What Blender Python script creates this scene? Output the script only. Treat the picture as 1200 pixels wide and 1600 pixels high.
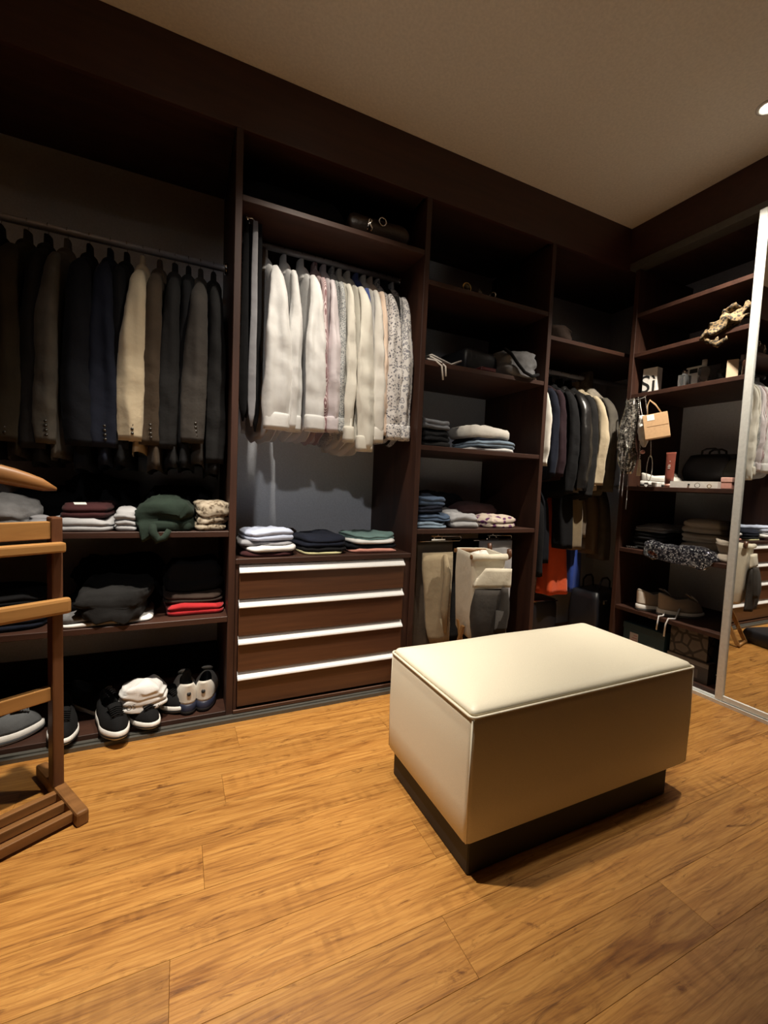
import bpy, bmesh, math, random
from mathutils import Vector, Matrix, noise
PI = math.pi
random.seed(7)
for o in list(bpy.data.objects):
    bpy.data.objects.remove(o)
SC = bpy.context.scene
COL = SC.collection

# ------------------------------------------------------------------ camera
H = 2.709          # ceiling height
XR = 2.553         # front plane of the right-hand wardrobe
X1, X2, X3 = 0.206, 1.096, 1.925
cd = bpy.data.cameras.new('camera')
cam = bpy.data.objects.new('camera', cd)
COL.objects.link(cam)
cd.sensor_fit = 'VERTICAL'
cd.sensor_height = 32.0
cd.lens = 681.8 / 1600.0 * 32.0
cd.clip_start = 0.02
yaw, pitch, roll = math.radians(25.156), math.radians(3.701), math.radians(2.387)
fwd = Vector((math.sin(yaw) * math.cos(pitch), math.cos(yaw) * math.cos(pitch), -math.sin(pitch)))
rgt = Vector((math.cos(yaw), -math.sin(yaw), 0))
upv = rgt.cross(fwd)
r2 = math.cos(roll) * rgt + math.sin(roll) * upv
u2 = -math.sin(roll) * rgt + math.cos(roll) * upv
M4 = Matrix(((r2.x, u2.x, -fwd.x, 0), (r2.y, u2.y, -fwd.y, -1.951), (r2.z, u2.z, -fwd.z, 1.05), (0, 0, 0, 1)))
cam.matrix_world = M4
SC.camera = cam

# ------------------------------------------------------------------ world, exposure
wd = bpy.data.worlds.new('world')
SC.world = wd
wd.use_nodes = True
wd.node_tree.nodes['Background'].inputs[0].default_value = (0.9, 0.95, 1.0, 1)
wd.node_tree.nodes['Background'].inputs[1].default_value = 0.01
SC.view_settings.view_transform = 'Standard'
SC.view_settings.look = 'None'
SC.view_settings.gamma = 1.0
SC.view_settings.use_curve_mapping = False
SC.view_settings.exposure = 0.0

# recessed ceiling lamps, the last one an added fill: (x, y, watts, cone degrees, label, (tilt x, tilt y) of the swivelling bulb in degrees)
LAMPS = [(-0.06, -0.66, 390.0, 62, 'ceiling spotlight above the floor between valet stand and drawers', (3, -2)),
         (0.55, -0.58, 110.0, 94, 'ceiling spotlight above the floor in front of the drawers', (13, -2)),
         (1.42, -0.97, 66.0, 48, 'ceiling spotlight above the cream ottoman', (10, 4)),
         (2.24, -0.842, 280.0, 84, 'small round ceiling spotlight glowing beside the dark fascia', (18, -3)),
         (-0.50, -2.40, 66.0, 50, 'added fill spotlight behind the camera, aimed at the shirts', None)]  # made-up fill lamp, added to brighten the shirts and the wall below them
LAMPCOL = (1.0, 0.90, 0.76)

# ------------------------------------------------------------------ helpers
def link(o, parent=None):
    COL.objects.link(o)
    if parent is not None:
        o.parent = parent
    return o

def tag(o, label=None, cat=None, group=None, kind=None):
    if label: o['label'] = label
    if cat: o['category'] = cat
    if group: o['group'] = group
    if kind: o['kind'] = kind
    return o

def thing(name, label, cat, loc=(0, 0, 0), rz=0.0, group=None, rx=0.0, ry=0.0):
    o = bpy.data.objects.new(name, None)
    o.empty_display_size = 0.05
    link(o)
    o.location = loc
    o.rotation_euler = (rx, ry, rz)
    return tag(o, label, cat, group)

class MB:
    def __init__(s): s.v = []; s.f = []
    def add(s, v, f):
        b = len(s.v)
        s.v += [tuple(p) for p in v]
        s.f += [tuple(i + b for i in q) for q in f]
        return s
    def box(s, lo, hi):
        x0, y0, z0 = lo; x1, y1, z1 = hi
        return s.add([(x0, y0, z0), (x1, y0, z0), (x1, y1, z0), (x0, y1, z0), (x0, y0, z1), (x1, y0, z1), (x1, y1, z1), (x0, y1, z1)],
                     [(0, 3, 2, 1), (4, 5, 6, 7), (0, 1, 5, 4), (1, 2, 6, 5), (2, 3, 7, 6), (3, 0, 4, 7)])
    def rings(s, R, cap0=True, cap1=True, closed=True):
        n = len(R[0]); v = []; f = []
        assert all(len(r) == n for r in R)
        for r in R: v += list(r)
        for j in range(len(R) - 1):
            for i in range(n if closed else n - 1):
                k = (i + 1) % n
                f.append((j * n + i, j * n + k, (j + 1) * n + k, (j + 1) * n + i))
        if cap0: f.append(tuple(reversed(range(n))))
        if cap1: f.append(tuple((len(R) - 1) * n + i for i in range(n)))
        return s.add(v, f)
    def tube(s, pts, r, n=8, cap=True):
        pts = [Vector(p) for p in pts]; R = []
        rr = r if isinstance(r, (list, tuple)) else [r] * len(pts)
        t0 = (pts[1] - pts[0]).normalized()
        a = t0.cross(Vector((0, 0, 1)))
        if a.length < 1e-3: a = t0.cross(Vector((0, 1, 0)))
        a.normalize()
        for i, p in enumerate(pts):
            t = (pts[min(i + 1, len(pts) - 1)] - pts[max(i - 1, 0)])
            if t.length < 1e-9: t = t0
            t.normalize()
            a = (a - t * a.dot(t))
            if a.length < 1e-6: a = t.orthogonal()
            a.normalize(); b = t.cross(a)
            R.append([p + (a * math.cos(2 * PI * k / n) + b * math.sin(2 * PI * k / n)) * rr[i] for k in range(n)])
        return s.rings(R, cap, cap)
    def lathe(s, prof, n=20, c=(0, 0, 0)):
        R = [[(c[0] + r * math.cos(2 * PI * k / n), c[1] + r * math.sin(2 * PI * k / n), c[2] + z) for k in range(n)] for r, z in prof]
        return s.rings(R)
    def build(s, name, mat, parent=None, smooth=False, bevel=0.0, seg=1, loc=None, rot=None):
        me = bpy.data.meshes.new(name)
        me.from_pydata(s.v, [], s.f)
        if bevel > 0:
            bm = bmesh.new(); bm.from_mesh(me)
            bmesh.ops.bevel(bm, geom=bm.edges[:], offset=bevel, segments=seg, profile=0.6, affect='EDGES', clamp_overlap=True)
            bm.to_mesh(me); bm.free()
        else:
            bm = bmesh.new(); bm.from_mesh(me)
            bmesh.ops.recalc_face_normals(bm, faces=bm.faces[:])
            bm.to_mesh(me); bm.free()
        if smooth:
            me.polygons.foreach_set('use_smooth', [True] * len(me.polygons))
        me.materials.append(mat)
        o = bpy.data.objects.new(name, me)
        link(o, parent)
        if loc: o.location = loc
        if rot: o.rotation_euler = rot
        return o

def box(name, lo, hi, mat, parent=None, bevel=0.0015):
    return MB().box(lo, hi).build(name, mat, parent, bevel=bevel)

def nz(p, f, seed=0.0):
    return noise.noise(Vector((p[0] * f + seed * 3.17, p[1] * f - seed * 1.73, p[2] * f + seed * 0.71)))

# ------------------------------------------------------------------ materials
def nodes(name):
    m = bpy.data.materials.new(name); m.use_nodes = True
    nt = m.node_tree
    return m, nt, nt.nodes, nt.links, nt.nodes['Principled BSDF']

def ramp(N, stops):
    r = N.new('ShaderNodeValToRGB')
    e = r.color_ramp.elements
    e[0].position = stops[0][0]; e[0].color = (*stops[0][1], 1)
    e[1].position = stops[-1][0]; e[1].color = (*stops[-1][1], 1)
    for p, c in stops[1:-1]:
        q = e.new(p); q.color = (*c, 1)
    return r

def coords(N, L, scale=(1, 1, 1), rnd=False):
    t = N.new('ShaderNodeTexCoord'); mp = N.new('ShaderNodeMapping')
    mp.inputs['Scale'].default_value = scale
    L.new(t.outputs['Object'], mp.inputs['Vector'])
    if rnd:
        oi = N.new('ShaderNodeObjectInfo'); mu = N.new('ShaderNodeVectorMath'); mu.operation = 'SCALE'
        cv = N.new('ShaderNodeCombineXYZ')
        L.new(oi.outputs['Random'], cv.inputs[0]); L.new(oi.outputs['Random'], cv.inputs[1]); L.new(oi.outputs['Random'], cv.inputs[2])
        mu.inputs['Scale'].default_value = 37.0
        L.new(cv.outputs[0], mu.inputs[0]); L.new(mu.outputs[0], mp.inputs['Location'])
        return mp.outputs[0], oi
    return mp.outputs[0], None

def fabric(name, c, var=0.12, rough=0.9, weave=900.0, bump=0.25, sheen=0.15):
    m, nt, N, L, B = nodes(name)
    v, _ = coords(N, L)
    n1 = N.new('ShaderNodeTexNoise'); n1.inputs['Scale'].default_value = 14; n1.inputs['Detail'].default_value = 5
    L.new(v, n1.inputs['Vector'])
    r = ramp(N, [(0.3, tuple(max(0, x * (1 - var)) for x in c)), (0.7, tuple(min(1, x * (1 + var)) for x in c))])
    L.new(n1.outputs[0], r.inputs[0]); L.new(r.outputs[0], B.inputs['Base Color'])
    n2 = N.new('ShaderNodeTexNoise'); n2.inputs['Scale'].default_value = weave; n2.inputs['Detail'].default_value = 2
    L.new(v, n2.inputs['Vector'])
    n3 = N.new('ShaderNodeTexNoise'); n3.inputs['Scale'].default_value = 22; n3.inputs['Detail'].default_value = 4
    L.new(v, n3.inputs['Vector'])
    ad = N.new('ShaderNodeMath'); ad.operation = 'MULTIPLY_ADD'; ad.inputs[1].default_value = 0.12
    L.new(n2.outputs[0], ad.inputs[0]); L.new(n3.outputs[0], ad.inputs[2])
    b = N.new('ShaderNodeBump'); b.inputs['Strength'].default_value = bump; b.inputs['Distance'].default_value = 0.02
    L.new(ad.outputs[0], b.inputs['Height']); L.new(b.outputs[0], B.inputs['Normal'])
    B.inputs['Roughness'].default_value = rough
    B.inputs['Sheen Weight'].default_value = sheen * min(1.0, max(c) * 4)
    B.inputs['Specular IOR Level'].default_value = 0.25
    return m

def plain(name, c, rough=0.5, metal=0.0, spec=0.5, bump=0.0, bscale=60, trans=0.0, coat=0.0):
    m, nt, N, L, B = nodes(name)
    v, _ = coords(N, L)
    n1 = N.new('ShaderNodeTexNoise'); n1.inputs['Scale'].default_value = bscale; n1.inputs['Detail'].default_value = 4
    L.new(v, n1.inputs['Vector'])
    r = ramp(N, [(0.3, tuple(x * 0.93 for x in c)), (0.7, tuple(min(1, x * 1.05) for x in c))])
    L.new(n1.outputs[0], r.inputs[0]); L.new(r.outputs[0], B.inputs['Base Color'])
    if bump:
        b = N.new('ShaderNodeBump'); b.inputs['Strength'].default_value = bump; b.inputs['Distance'].default_value = 0.01
        L.new(n1.outputs[0], b.inputs['Height']); L.new(b.outputs[0], B.inputs['Normal'])
    B.inputs['Roughness'].default_value = rough; B.inputs['Metallic'].default_value = metal
    B.inputs['Specular IOR Level'].default_value = spec
    B.inputs['Transmission Weight'].default_value = trans
    B.inputs['Coat Weight'].default_value = coat
    return m

def wood(name, stops, scale=(1.5, 16, 16), rough=0.4, bump=0.1, rnd=True, rvar=0.0, spec=0.5, fine=1.0):
    m, nt, N, L, B = nodes(name)
    v, oi = coords(N, L, scale, rnd)
    n0 = N.new('ShaderNodeTexNoise'); n0.inputs['Scale'].default_value = 1.1; n0.inputs['Detail'].default_value = 7
    n0.inputs['Roughness'].default_value = 0.62; n0.inputs['Distortion'].default_value = 0.7
    L.new(v, n0.inputs['Vector'])
    r = ramp(N, stops)
    L.new(n0.outputs[0], r.inputs[0])
    out = r.outputs[0]
    if rvar and oi:
        hs = N.new('ShaderNodeHueSaturation'); mr = N.new('ShaderNodeMapRange')
        mr.inputs['To Min'].default_value = 1 - rvar; mr.inputs['To Max'].default_value = 1 + rvar
        L.new(oi.outputs['Random'], mr.inputs[0]); L.new(mr.outputs[0], hs.inputs['Value']); L.new(out, hs.inputs['Color'])
        out = hs.outputs[0]
    L.new(out, B.inputs['Base Color'])
    b = N.new('ShaderNodeBump'); b.inputs['Strength'].default_value = bump; b.inputs['Distance'].default_value = 0.01
    L.new(n0.outputs[0], b.inputs['Height']); L.new(b.outputs[0], B.inputs['Normal'])
    B.inputs['Roughness'].default_value = rough; B.inputs['Specular IOR Level'].default_value = spec
    return m

def floor_wood():
    m, nt, N, L, B = nodes('oak_laminate')
    v, oi = coords(N, L, (1, 1, 1), True)
    def mapped(s):
        mp = N.new('ShaderNodeMapping'); mp.inputs['Scale'].default_value = s
        L.new(v, mp.inputs['Vector']); return mp.outputs[0]
    g = N.new('ShaderNodeTexNoise'); g.inputs['Scale'].default_value = 1.0; g.inputs['Detail'].default_value = 9
    g.inputs['Roughness'].default_value = 0.68; g.inputs['Distortion'].default_value = 0.9
    L.new(mapped((3.6, 62, 10)), g.inputs['Vector'])
    r = ramp(N, [(0.27, (0.13, 0.050, 0.011)), (0.41, (0.33, 0.143, 0.031)), (0.53, (0.44, 0.208, 0.048)), (0.74, (0.56, 0.295, 0.080))])
    L.new(g.outputs[0], r.inputs[0])
    # small knots and dark flecks
    k = N.new('ShaderNodeTexNoise'); k.inputs['Scale'].default_value = 1.0; k.inputs['Detail'].default_value = 6; k.inputs['Distortion'].default_value = 1.2
    k.inputs['Roughness'].default_value = 0.7
    L.new(mapped((7.0, 30, 5)), k.inputs['Vector'])
    kr = ramp(N, [(0.30, (0.42, 0.34, 0.27)), (0.43, (1, 1, 1))]); L.new(k.outputs[0], kr.inputs[0])
    # short ladder-like scrape marks in patches
    w = N.new('ShaderNodeTexWave'); w.inputs['Scale'].default_value = 7.0; w.inputs['Distortion'].default_value = 7.0; w.inputs['Detail'].default_value = 2
    w.inputs['Detail Scale'].default_value = 2.0
    L.new(mapped((1.0, 0.35, 1)), w.inputs['Vector'])
    pm = N.new('ShaderNodeTexNoise'); pm.inputs['Scale'].default_value = 1.0; pm.inputs['Detail'].default_value = 2
    L.new(mapped((3.0, 8.0, 3)), pm.inputs['Vector'])
    pr = ramp(N, [(0.54, (0, 0, 0)), (0.80, (1, 1, 1))]); L.new(pm.outputs[0], pr.inputs[0])
    wr0 = ramp(N, [(0.10, (0.62, 0.56, 0.48)), (0.7, (1, 1, 1))]); L.new(w.outputs[0], wr0.inputs[0])
    wr = N.new('ShaderNodeMix'); wr.data_type = 'RGBA'; wr.inputs[6].default_value = (1, 1, 1, 1)
    L.new(pr.outputs[0], wr.inputs[0]); L.new(wr0.outputs[0], wr.inputs[7])
    # cathedral grain lines
    cg = N.new('ShaderNodeTexWave'); cg.bands_direction = 'Y'; cg.inputs['Scale'].default_value = 11.0; cg.inputs['Distortion'].default_value = 14.0
    cg.inputs['Detail'].default_value = 3; cg.inputs['Detail Scale'].default_value = 0.55; cg.inputs['Detail Roughness'].default_value = 0.55
    L.new(mapped((0.55, 2.2, 1)), cg.inputs['Vector'])
    cr_ = ramp(N, [(0.0, (0.66, 0.60, 0.54)), (0.22, (1, 1, 1))]); L.new(cg.outputs[0], cr_.inputs[0])
    m0 = N.new('ShaderNodeMix'); m0.data_type = 'RGBA'; m0.blend_type = 'MULTIPLY'; m0.inputs[0].default_value = 0.5
    L.new(r.outputs[0], m0.inputs[6]); L.new(cr_.outputs[0], m0.inputs[7])
    m1 = N.new('ShaderNodeMix'); m1.data_type = 'RGBA'; m1.blend_type = 'MULTIPLY'; m1.inputs[0].default_value = 1
    L.new(m0.outputs[2], m1.inputs[6]); L.new(kr.outputs[0], m1.inputs[7])
    m2 = N.new('ShaderNodeMix'); m2.data_type = 'RGBA'; m2.blend_type = 'MULTIPLY'; m2.inputs[0].default_value = 0.8
    L.new(m1.outputs[2], m2.inputs[6]); L.new(wr.outputs[2], m2.inputs[7])
    hs = N.new('ShaderNodeHueSaturation'); mr = N.new('ShaderNodeMapRange')
    mr.inputs['To Min'].default_value = 0.86; mr.inputs['To Max'].default_value = 1.12
    L.new(oi.outputs['Random'], mr.inputs[0]); L.new(mr.outputs[0], hs.inputs['Value']); L.new(m2.outputs[2], hs.inputs['Color'])
    bl = N.new('ShaderNodeTexNoise'); bl.inputs['Scale'].default_value = 1.0; bl.inputs['Detail'].default_value = 5; bl.inputs['Distortion'].default_value = 0.8
    L.new(mapped((2.6, 13, 4)), bl.inputs['Vector'])
    blr = ramp(N, [(0.27, (0.58, 0.48, 0.38)), (0.38, (0.92, 0.89, 0.85)), (0.46, (1, 1, 1)), (0.72, (1.0, 1.0, 1.0))]); L.new(bl.outputs[0], blr.inputs[0])
    m3 = N.new('ShaderNodeMix'); m3.data_type = 'RGBA'; m3.blend_type = 'MULTIPLY'; m3.inputs[0].default_value = 0.9
    L.new(hs.outputs[0], m3.inputs[6]); L.new(blr.outputs[0], m3.inputs[7])
    L.new(m3.outputs[2], B.inputs['Base Color'])
    b = N.new('ShaderNodeBump'); b.inputs['Strength'].default_value = 0.12; b.inputs['Distance'].default_value = 0.006
    L.new(g.outputs[0], b.inputs['Height']); L.new(b.outputs[0], B.inputs['Normal'])
    B.inputs['Roughness'].default_value = 0.42; B.inputs['Specular IOR Level'].default_value = 0.4
    return m

def voro(name, stops, scale, rough=0.85, dist=0.0, metal=0.0, feature='F1', mscale=(1, 1, 1), bump=0.0, colornoise=False):
    m, nt, N, L, B = nodes(name)
    v, _ = coords(N, L, mscale)
    if dist:
        n1 = N.new('ShaderNodeTexNoise'); n1.inputs['Scale'].default_value = scale * 0.6
        L.new(v, n1.inputs['Vector'])
        mx = N.new('ShaderNodeMix'); mx.data_type = 'VECTOR'; mx.inputs[0].default_value = dist
        L.new(v, mx.inputs[4]); L.new(n1.outputs['Color'], mx.inputs[5]); v = mx.outputs[1]
    vo = N.new('ShaderNodeTexVoronoi'); vo.inputs['Scale'].default_value = scale; vo.feature = feature
    L.new(v, vo.inputs['Vector'])
    r = ramp(N, stops); L.new(vo.outputs[0], r.inputs[0])
    if colornoise:
        bw = N.new('ShaderNodeRGBToBW'); L.new(vo.outputs['Color'], bw.inputs[0]); L.new(bw.outputs[0], r.inputs[0])
    L.new(r.outputs[0], B.inputs['Base Color'])
    if bump:
        b = N.new('ShaderNodeBump'); b.inputs['Strength'].default_value = bump; b.inputs['Distance'].default_value = 0.01
        s = N.new('ShaderNodeRGBToBW'); L.new(vo.outputs['Color'] if colornoise else r.outputs[0], s.inputs[0])
        L.new(s.outputs[0] if not colornoise else s.outputs[0], b.inputs['Height']); L.new(b.outputs[0], B.inputs['Normal'])
    B.inputs['Roughness'].default_value = rough; B.inputs['Metallic'].default_value = metal
    return m

def stripes(name, c1, c2, scale, axis='X', rough=0.85, sharp=0.5):
    m, nt, N, L, B = nodes(name)
    v, _ = coords(N, L)
    w = N.new('ShaderNodeTexWave'); w.bands_direction = axis; w.inputs['Scale'].default_value = scale; w.inputs['Distortion'].default_value = 0.4
    L.new(v, w.inputs['Vector'])
    r = ramp(N, [(sharp - 0.1, c1), (sharp + 0.1, c2)]); L.new(w.outputs[0], r.inputs[0]); L.new(r.outputs[0], B.inputs['Base Color'])
    B.inputs['Roughness'].default_value = rough
    return m

def emit(name, c, s):
    m, nt, N, L, B = nodes(name)
    B.inputs['Emission Color'].default_value = (*c, 1); B.inputs['Emission Strength'].default_value = s
    B.inputs['Base Color'].default_value = (0.8, 0.8, 0.8, 1)
    return m

WENGE = wood('wenge_board', [(0.3, (0.030, 0.0125, 0.0085)), (0.7, (0.062, 0.026, 0.016))], (2.0, 14, 26), 0.5, 0.05, True, 0.08, 0.35)
WENGEV = wood('wenge_board_upright', [(0.3, (0.030, 0.0125, 0.0085)), (0.7, (0.062, 0.026, 0.016))], (26, 14, 2.0), 0.5, 0.05, True, 0.08, 0.35)
FRONTW = wood('walnut_drawer_front', [(0.3, (0.062, 0.024, 0.012)), (0.7, (0.105, 0.042, 0.019))], (1.6, 12, 34), 0.38, 0.04, True, 0.05)
WALLP = plain('grey_wall_paint', (0.78, 0.82, 0.90), 0.9, bump=0.05, bscale=120, spec=0.2)
ROOMP = plain('dark_room_paint', (0.05, 0.035, 0.028), 0.9, bump=0.05, bscale=120, spec=0.2)
CEILP = plain('ceiling_paint', (0.80, 0.74, 0.64), 0.9, bump=0.04, bscale=90, spec=0.2)
FASCIA = wood('dark_red_fascia', [(0.3, (0.040, 0.012, 0.009)), (0.7, (0.062, 0.020, 0.014))], (2.0, 14, 26), 0.45, 0.03, False)
ALU = plain('brushed_aluminium', (0.70, 0.69, 0.68), 0.45, metal=0.15, bump=0.02, bscale=300)
ALUF = plain('satin_aluminium_frame', (0.78, 0.79, 0.76), 0.45, metal=0.2)
TRACK = plain('grey_track_metal', (0.12, 0.115, 0.10), 0.5, metal=0.5)
CHROME = plain('polished_chrome', (0.85, 0.86, 0.88), 0.12, metal=1.0)
RODM = plain('satin_rod_metal', (0.50, 0.51, 0.56), 0.4, metal=0.35)
FLOORM = floor_wood()
BLACKP = plain('black_plastic', (0.012, 0.012, 0.013), 0.45)
HONEY = wood('honey_beech', [(0.3, (0.26, 0.125, 0.036)), (0.7, (0.40, 0.205, 0.065))], (2, 18, 18), 0.4, 0.05, True, 0.05)
CHERRY = wood('cherry_upright', [(0.3, (0.075, 0.028, 0.013)), (0.7, (0.125, 0.050, 0.022))], (18, 18, 2), 0.38, 0.05, True, 0.05)
CHERRYH = wood('cherry_rail', [(0.3, (0.14, 0.062, 0.020)), (0.7, (0.25, 0.115, 0.038))], (2, 18, 18), 0.38, 0.05, True, 0.05)
LEATHER = plain('cream_leather', (0.78, 0.72, 0.57), 0.42, bump=0.06, bscale=500, spec=0.45)
PIPING = plain('cream_piping', (0.74, 0.68, 0.54), 0.4)
ESPRESSO = plain('espresso_base', (0.012, 0.008, 0.006), 0.6)
GLASS = plain('clear_glass', (0.9, 0.92, 0.93), 0.03, trans=0.95)
PAPERW = plain('white_carton', (0.80, 0.77, 0.72), 0.6)
KRAFT = plain('kraft_paper', (0.50, 0.31, 0.16), 0.8, bump=0.05, bscale=80)
INK = plain('black_ink', (0.01, 0.01, 0.01), 0.6)

F = {}
def fab(key, c, **k):
    if key not in F: F[key] = fabric(key, c, **k)
    return F[key]
fab('white_cotton', (0.72, 0.715, 0.70), var=0.03, bump=0.18)
fab('cream_cotton', (0.68, 0.65, 0.57), var=0.03, bump=0.18)
fab('ivory_cotton', (0.69, 0.66, 0.60), var=0.03, bump=0.18)
fab('peach_cotton', (0.76, 0.60, 0.48), var=0.04)
fab('lilac_cotton', (0.64, 0.58, 0.60), var=0.04)
fab('pale_blue_cotton', (0.50, 0.56, 0.72), var=0.04)
fab('royal_blue_cotton', (0.055, 0.085, 0.26), var=0.06)
fab('navy_cloth', (0.007, 0.0095, 0.020), var=0.1)
fab('midnight_wool', (0.004, 0.0048, 0.008), var=0.1)
fab('black_wool', (0.005, 0.005, 0.006), var=0.1)
fab('charcoal_wool', (0.011, 0.0105, 0.0105), var=0.15)
fab('grey_brown_wool', (0.042, 0.036, 0.031), var=0.15)
fab('olive_wool', (0.030, 0.024, 0.014), var=0.15)
fab('grey_tweed', (0.085, 0.076, 0.062), var=0.25)
fab('brown_wool', (0.050, 0.034, 0.021), var=0.15)
fab('cream_linen', (0.50, 0.415, 0.285), var=0.06)
fab('maroon_knit', (0.040, 0.010, 0.011), var=0.12)
fab('plum_dark', (0.022, 0.010, 0.014), var=0.1)
fab('grey_jersey', (0.30, 0.30, 0.32), var=0.12)
fab('light_grey_jersey', (0.34, 0.34, 0.35), var=0.1)
fab('forest_green', (0.012, 0.022, 0.015), var=0.12)
fab('red_cotton', (0.42, 0.018, 0.022), var=0.1)
fab('dark_brown_knit', (0.038, 0.024, 0.018), var=0.15)
fab('denim_blue', (0.055, 0.085, 0.14), var=0.2)
fab('denim_light', (0.20, 0.27, 0.35), var=0.2)
fab('teal_cotton', (0.13, 0.22, 0.21), var=0.1)
fab('salmon_cotton', (0.62, 0.28, 0.22), var=0.06)
fab('lemon_cotton', (0.66, 0.62, 0.34), var=0.06)
fab('plum_knit', (0.105, 0.055, 0.055), var=0.15)
fab('beige_chino', (0.34, 0.27, 0.17), var=0.08)
fab('taupe_chino', (0.115, 0.088, 0.062), var=0.1)
fab('khaki_chino', (0.19, 0.145, 0.085), var=0.1)
fab('canvas_cream', (0.64, 0.58, 0.46), var=0.05)
fab('grey_marl', (0.17, 0.17, 0.175), var=0.35, weave=250)
fab('oatmeal_knit', (0.33, 0.285, 0.23), var=0.1)
fab('steel_knit', (0.15, 0.155, 0.17), var=0.1)
fab('orange_cotton', (0.72, 0.105, 0.03), var=0.08)
fab('mustard_cloth', (0.62, 0.33, 0.05), var=0.1)
fab('blue_satin', (0.025, 0.06, 0.30), var=0.12, rough=0.5)
fab('white_feather', (0.62, 0.60, 0.57), var=0.1)
fab('lace_cord', (0.66, 0.61, 0.55), var=0.05)
LEATHERJ = plain('black_leather', (0.012, 0.011, 0.011), 0.32, bump=0.25, bscale=45)
FUR = fabric('grey_fur', (0.34, 0.30, 0.24), var=0.6, bump=0.9, weave=160)
FLORAL = voro('floral_print', [(0.0, (0.05, 0.05, 0.07)), (0.28, (0.10, 0.10, 0.13)), (0.40, (0.60, 0.57, 0.55)), (1.0, (0.72, 0.69, 0.67))], 95, dist=0.012)
MEDAL = voro('medallion_print', [(0.0, (0.16, 0.16, 0.19)), (0.10, (0.62, 0.60, 0.58)), (0.26, (0.66, 0.64, 0.62)), (0.32, (0.20, 0.20, 0.23)), (0.44, (0.30, 0.30, 0.33)), (0.52, (0.70, 0.68, 0.66)), (1.0, (0.72, 0.70, 0.68))], 48)
PINKSTR = stripes('pink_stripe', (0.60, 0.50, 0.50), (0.24, 0.13, 0.14), 55, 'Y')
GREYDOT = voro('grey_micro_print', [(0.0, (0.10, 0.11, 0.12)), (0.35, (0.16, 0.17, 0.18)), (0.5, (0.44, 0.45, 0.44)), (1.0, (0.50, 0.50, 0.48))], 170)
CAMO = voro('sand_print', [(0.0, (0.05, 0.035, 0.02)), (0.30, (0.11, 0.08, 0.05)), (0.5, (0.28, 0.23, 0.165)), (1.0, (0.38, 0.33, 0.26))], 50, dist=0.05)
LEO = voro('leopard_print', [(0.0, (0.012, 0.009, 0.006)), (0.38, (0.02, 0.014, 0.008)), (0.50, (0.12, 0.078, 0.034)), (1.0, (0.24, 0.165, 0.08))], 80, dist=0.012)
PURPLEPR = voro('cream_purple_print', [(0.0, (0.10, 0.02, 0.10)), (0.3, (0.12, 0.03, 0.11)), (0.45, (0.50, 0.42, 0.34)), (1.0, (0.55, 0.48, 0.40))], 28, dist=0.04)
SEQUIN = voro('sequin_cloth', [(0.25, (0.02, 0.02, 0.03)), (0.6, (0.10, 0.10, 0.12)), (0.85, (0.75, 0.75, 0.78))], 150, rough=0.25, metal=0.8, bump=0.9, colornoise=True)
SPARKLE = voro('silver_sparkle_cloth', [(0.2, (0.05, 0.045, 0.04)), (0.55, (0.30, 0.28, 0.25)), (0.85, (0.85, 0.82, 0.75))], 120, rough=0.25, metal=0.85, bump=0.9, colornoise=True)
SNAKE = voro('dark_basket_print', [(0.0, (0.015, 0.012, 0.01)), (0.06, (0.02, 0.015, 0.012)), (0.12, (0.10, 0.085, 0.07)), (1.0, (0.05, 0.042, 0.036))], 16, feature='DISTANCE_TO_EDGE', rough=0.6)

# ------------------------------------------------------------------ room shell
def struct(o): o['kind'] = 'structure'; return o
YB, XW, XL, YF = 0.54, 3.095, -1.75, -2.75
fl = struct(box('floor', (XL, YF, -0.06), (XW, YB, -0.012), plain('floor_underlay', (0.05, 0.03, 0.015), 0.9), bevel=0))
struct(box('ceiling', (XL, YF, H), (XW, YB, H + 0.05), CEILP, bevel=0))
struct(box('wall_back', (XL, YB, -0.06), (XW + 0.05, YB + 0.06, H + 0.05), WALLP, bevel=0))
struct(box('wall_right', (XW, YF, -0.06), (XW + 0.06, YB, H + 0.05), WALLP, bevel=0))
struct(box('wall_left', (XL - 0.06, YF, -0.06), (XL, YB, H + 0.05), ROOMP, bevel=0))
struct(box('wall_front', (XL - 0.06, YF - 0.06, -0.06), (XW + 0.06, YF, H + 0.05), ROOMP, bevel=0))

# laminate planks, each its own piece, running along the long wardrobe
PW, PL, GAP = 0.1475, 1.28, 0.0003
rows = []
y = -1.12
while y > YF: y -= PW
r_i = 0
cache = {}
while y < YB - 0.001:
    y0, y1 = max(y, YF), min(y + PW, YB)
    x = XL - ((r_i * 0.47) % 1.0) * PL
    while x < XW - 0.001:
        a, b = max(x, XL), min(x + PL, XW)
        if b - a > 0.02:
            key = (round(b - a, 3), round(y1 - y0, 3))
            if key not in cache:
                hw, hd = (b - a) / 2 - GAP, (y1 - y0) / 2 - GAP
                p = MB().box((-hw, -hd, -0.012), (hw, hd, 0.0)).build('plank', FLOORM, fl, bevel=0.0005)
                cache[key] = p.data
            else:
                p = link(bpy.data.objects.new('plank', cache[key]), fl)
            p.location = ((a + b) / 2, (y0 + y1) / 2, 0)
        x += PL
    y += PW; r_i += 1

# fascia boards above both wardrobes
struct(box('trim_1', (XL, 0.0, 2.457), (XR + 0.02, 0.022, H), FASCIA))
struct(box('trim_2', (XR, -2.7, 2.475), (XR + 0.022, 0.0, H), FASCIA))
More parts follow.
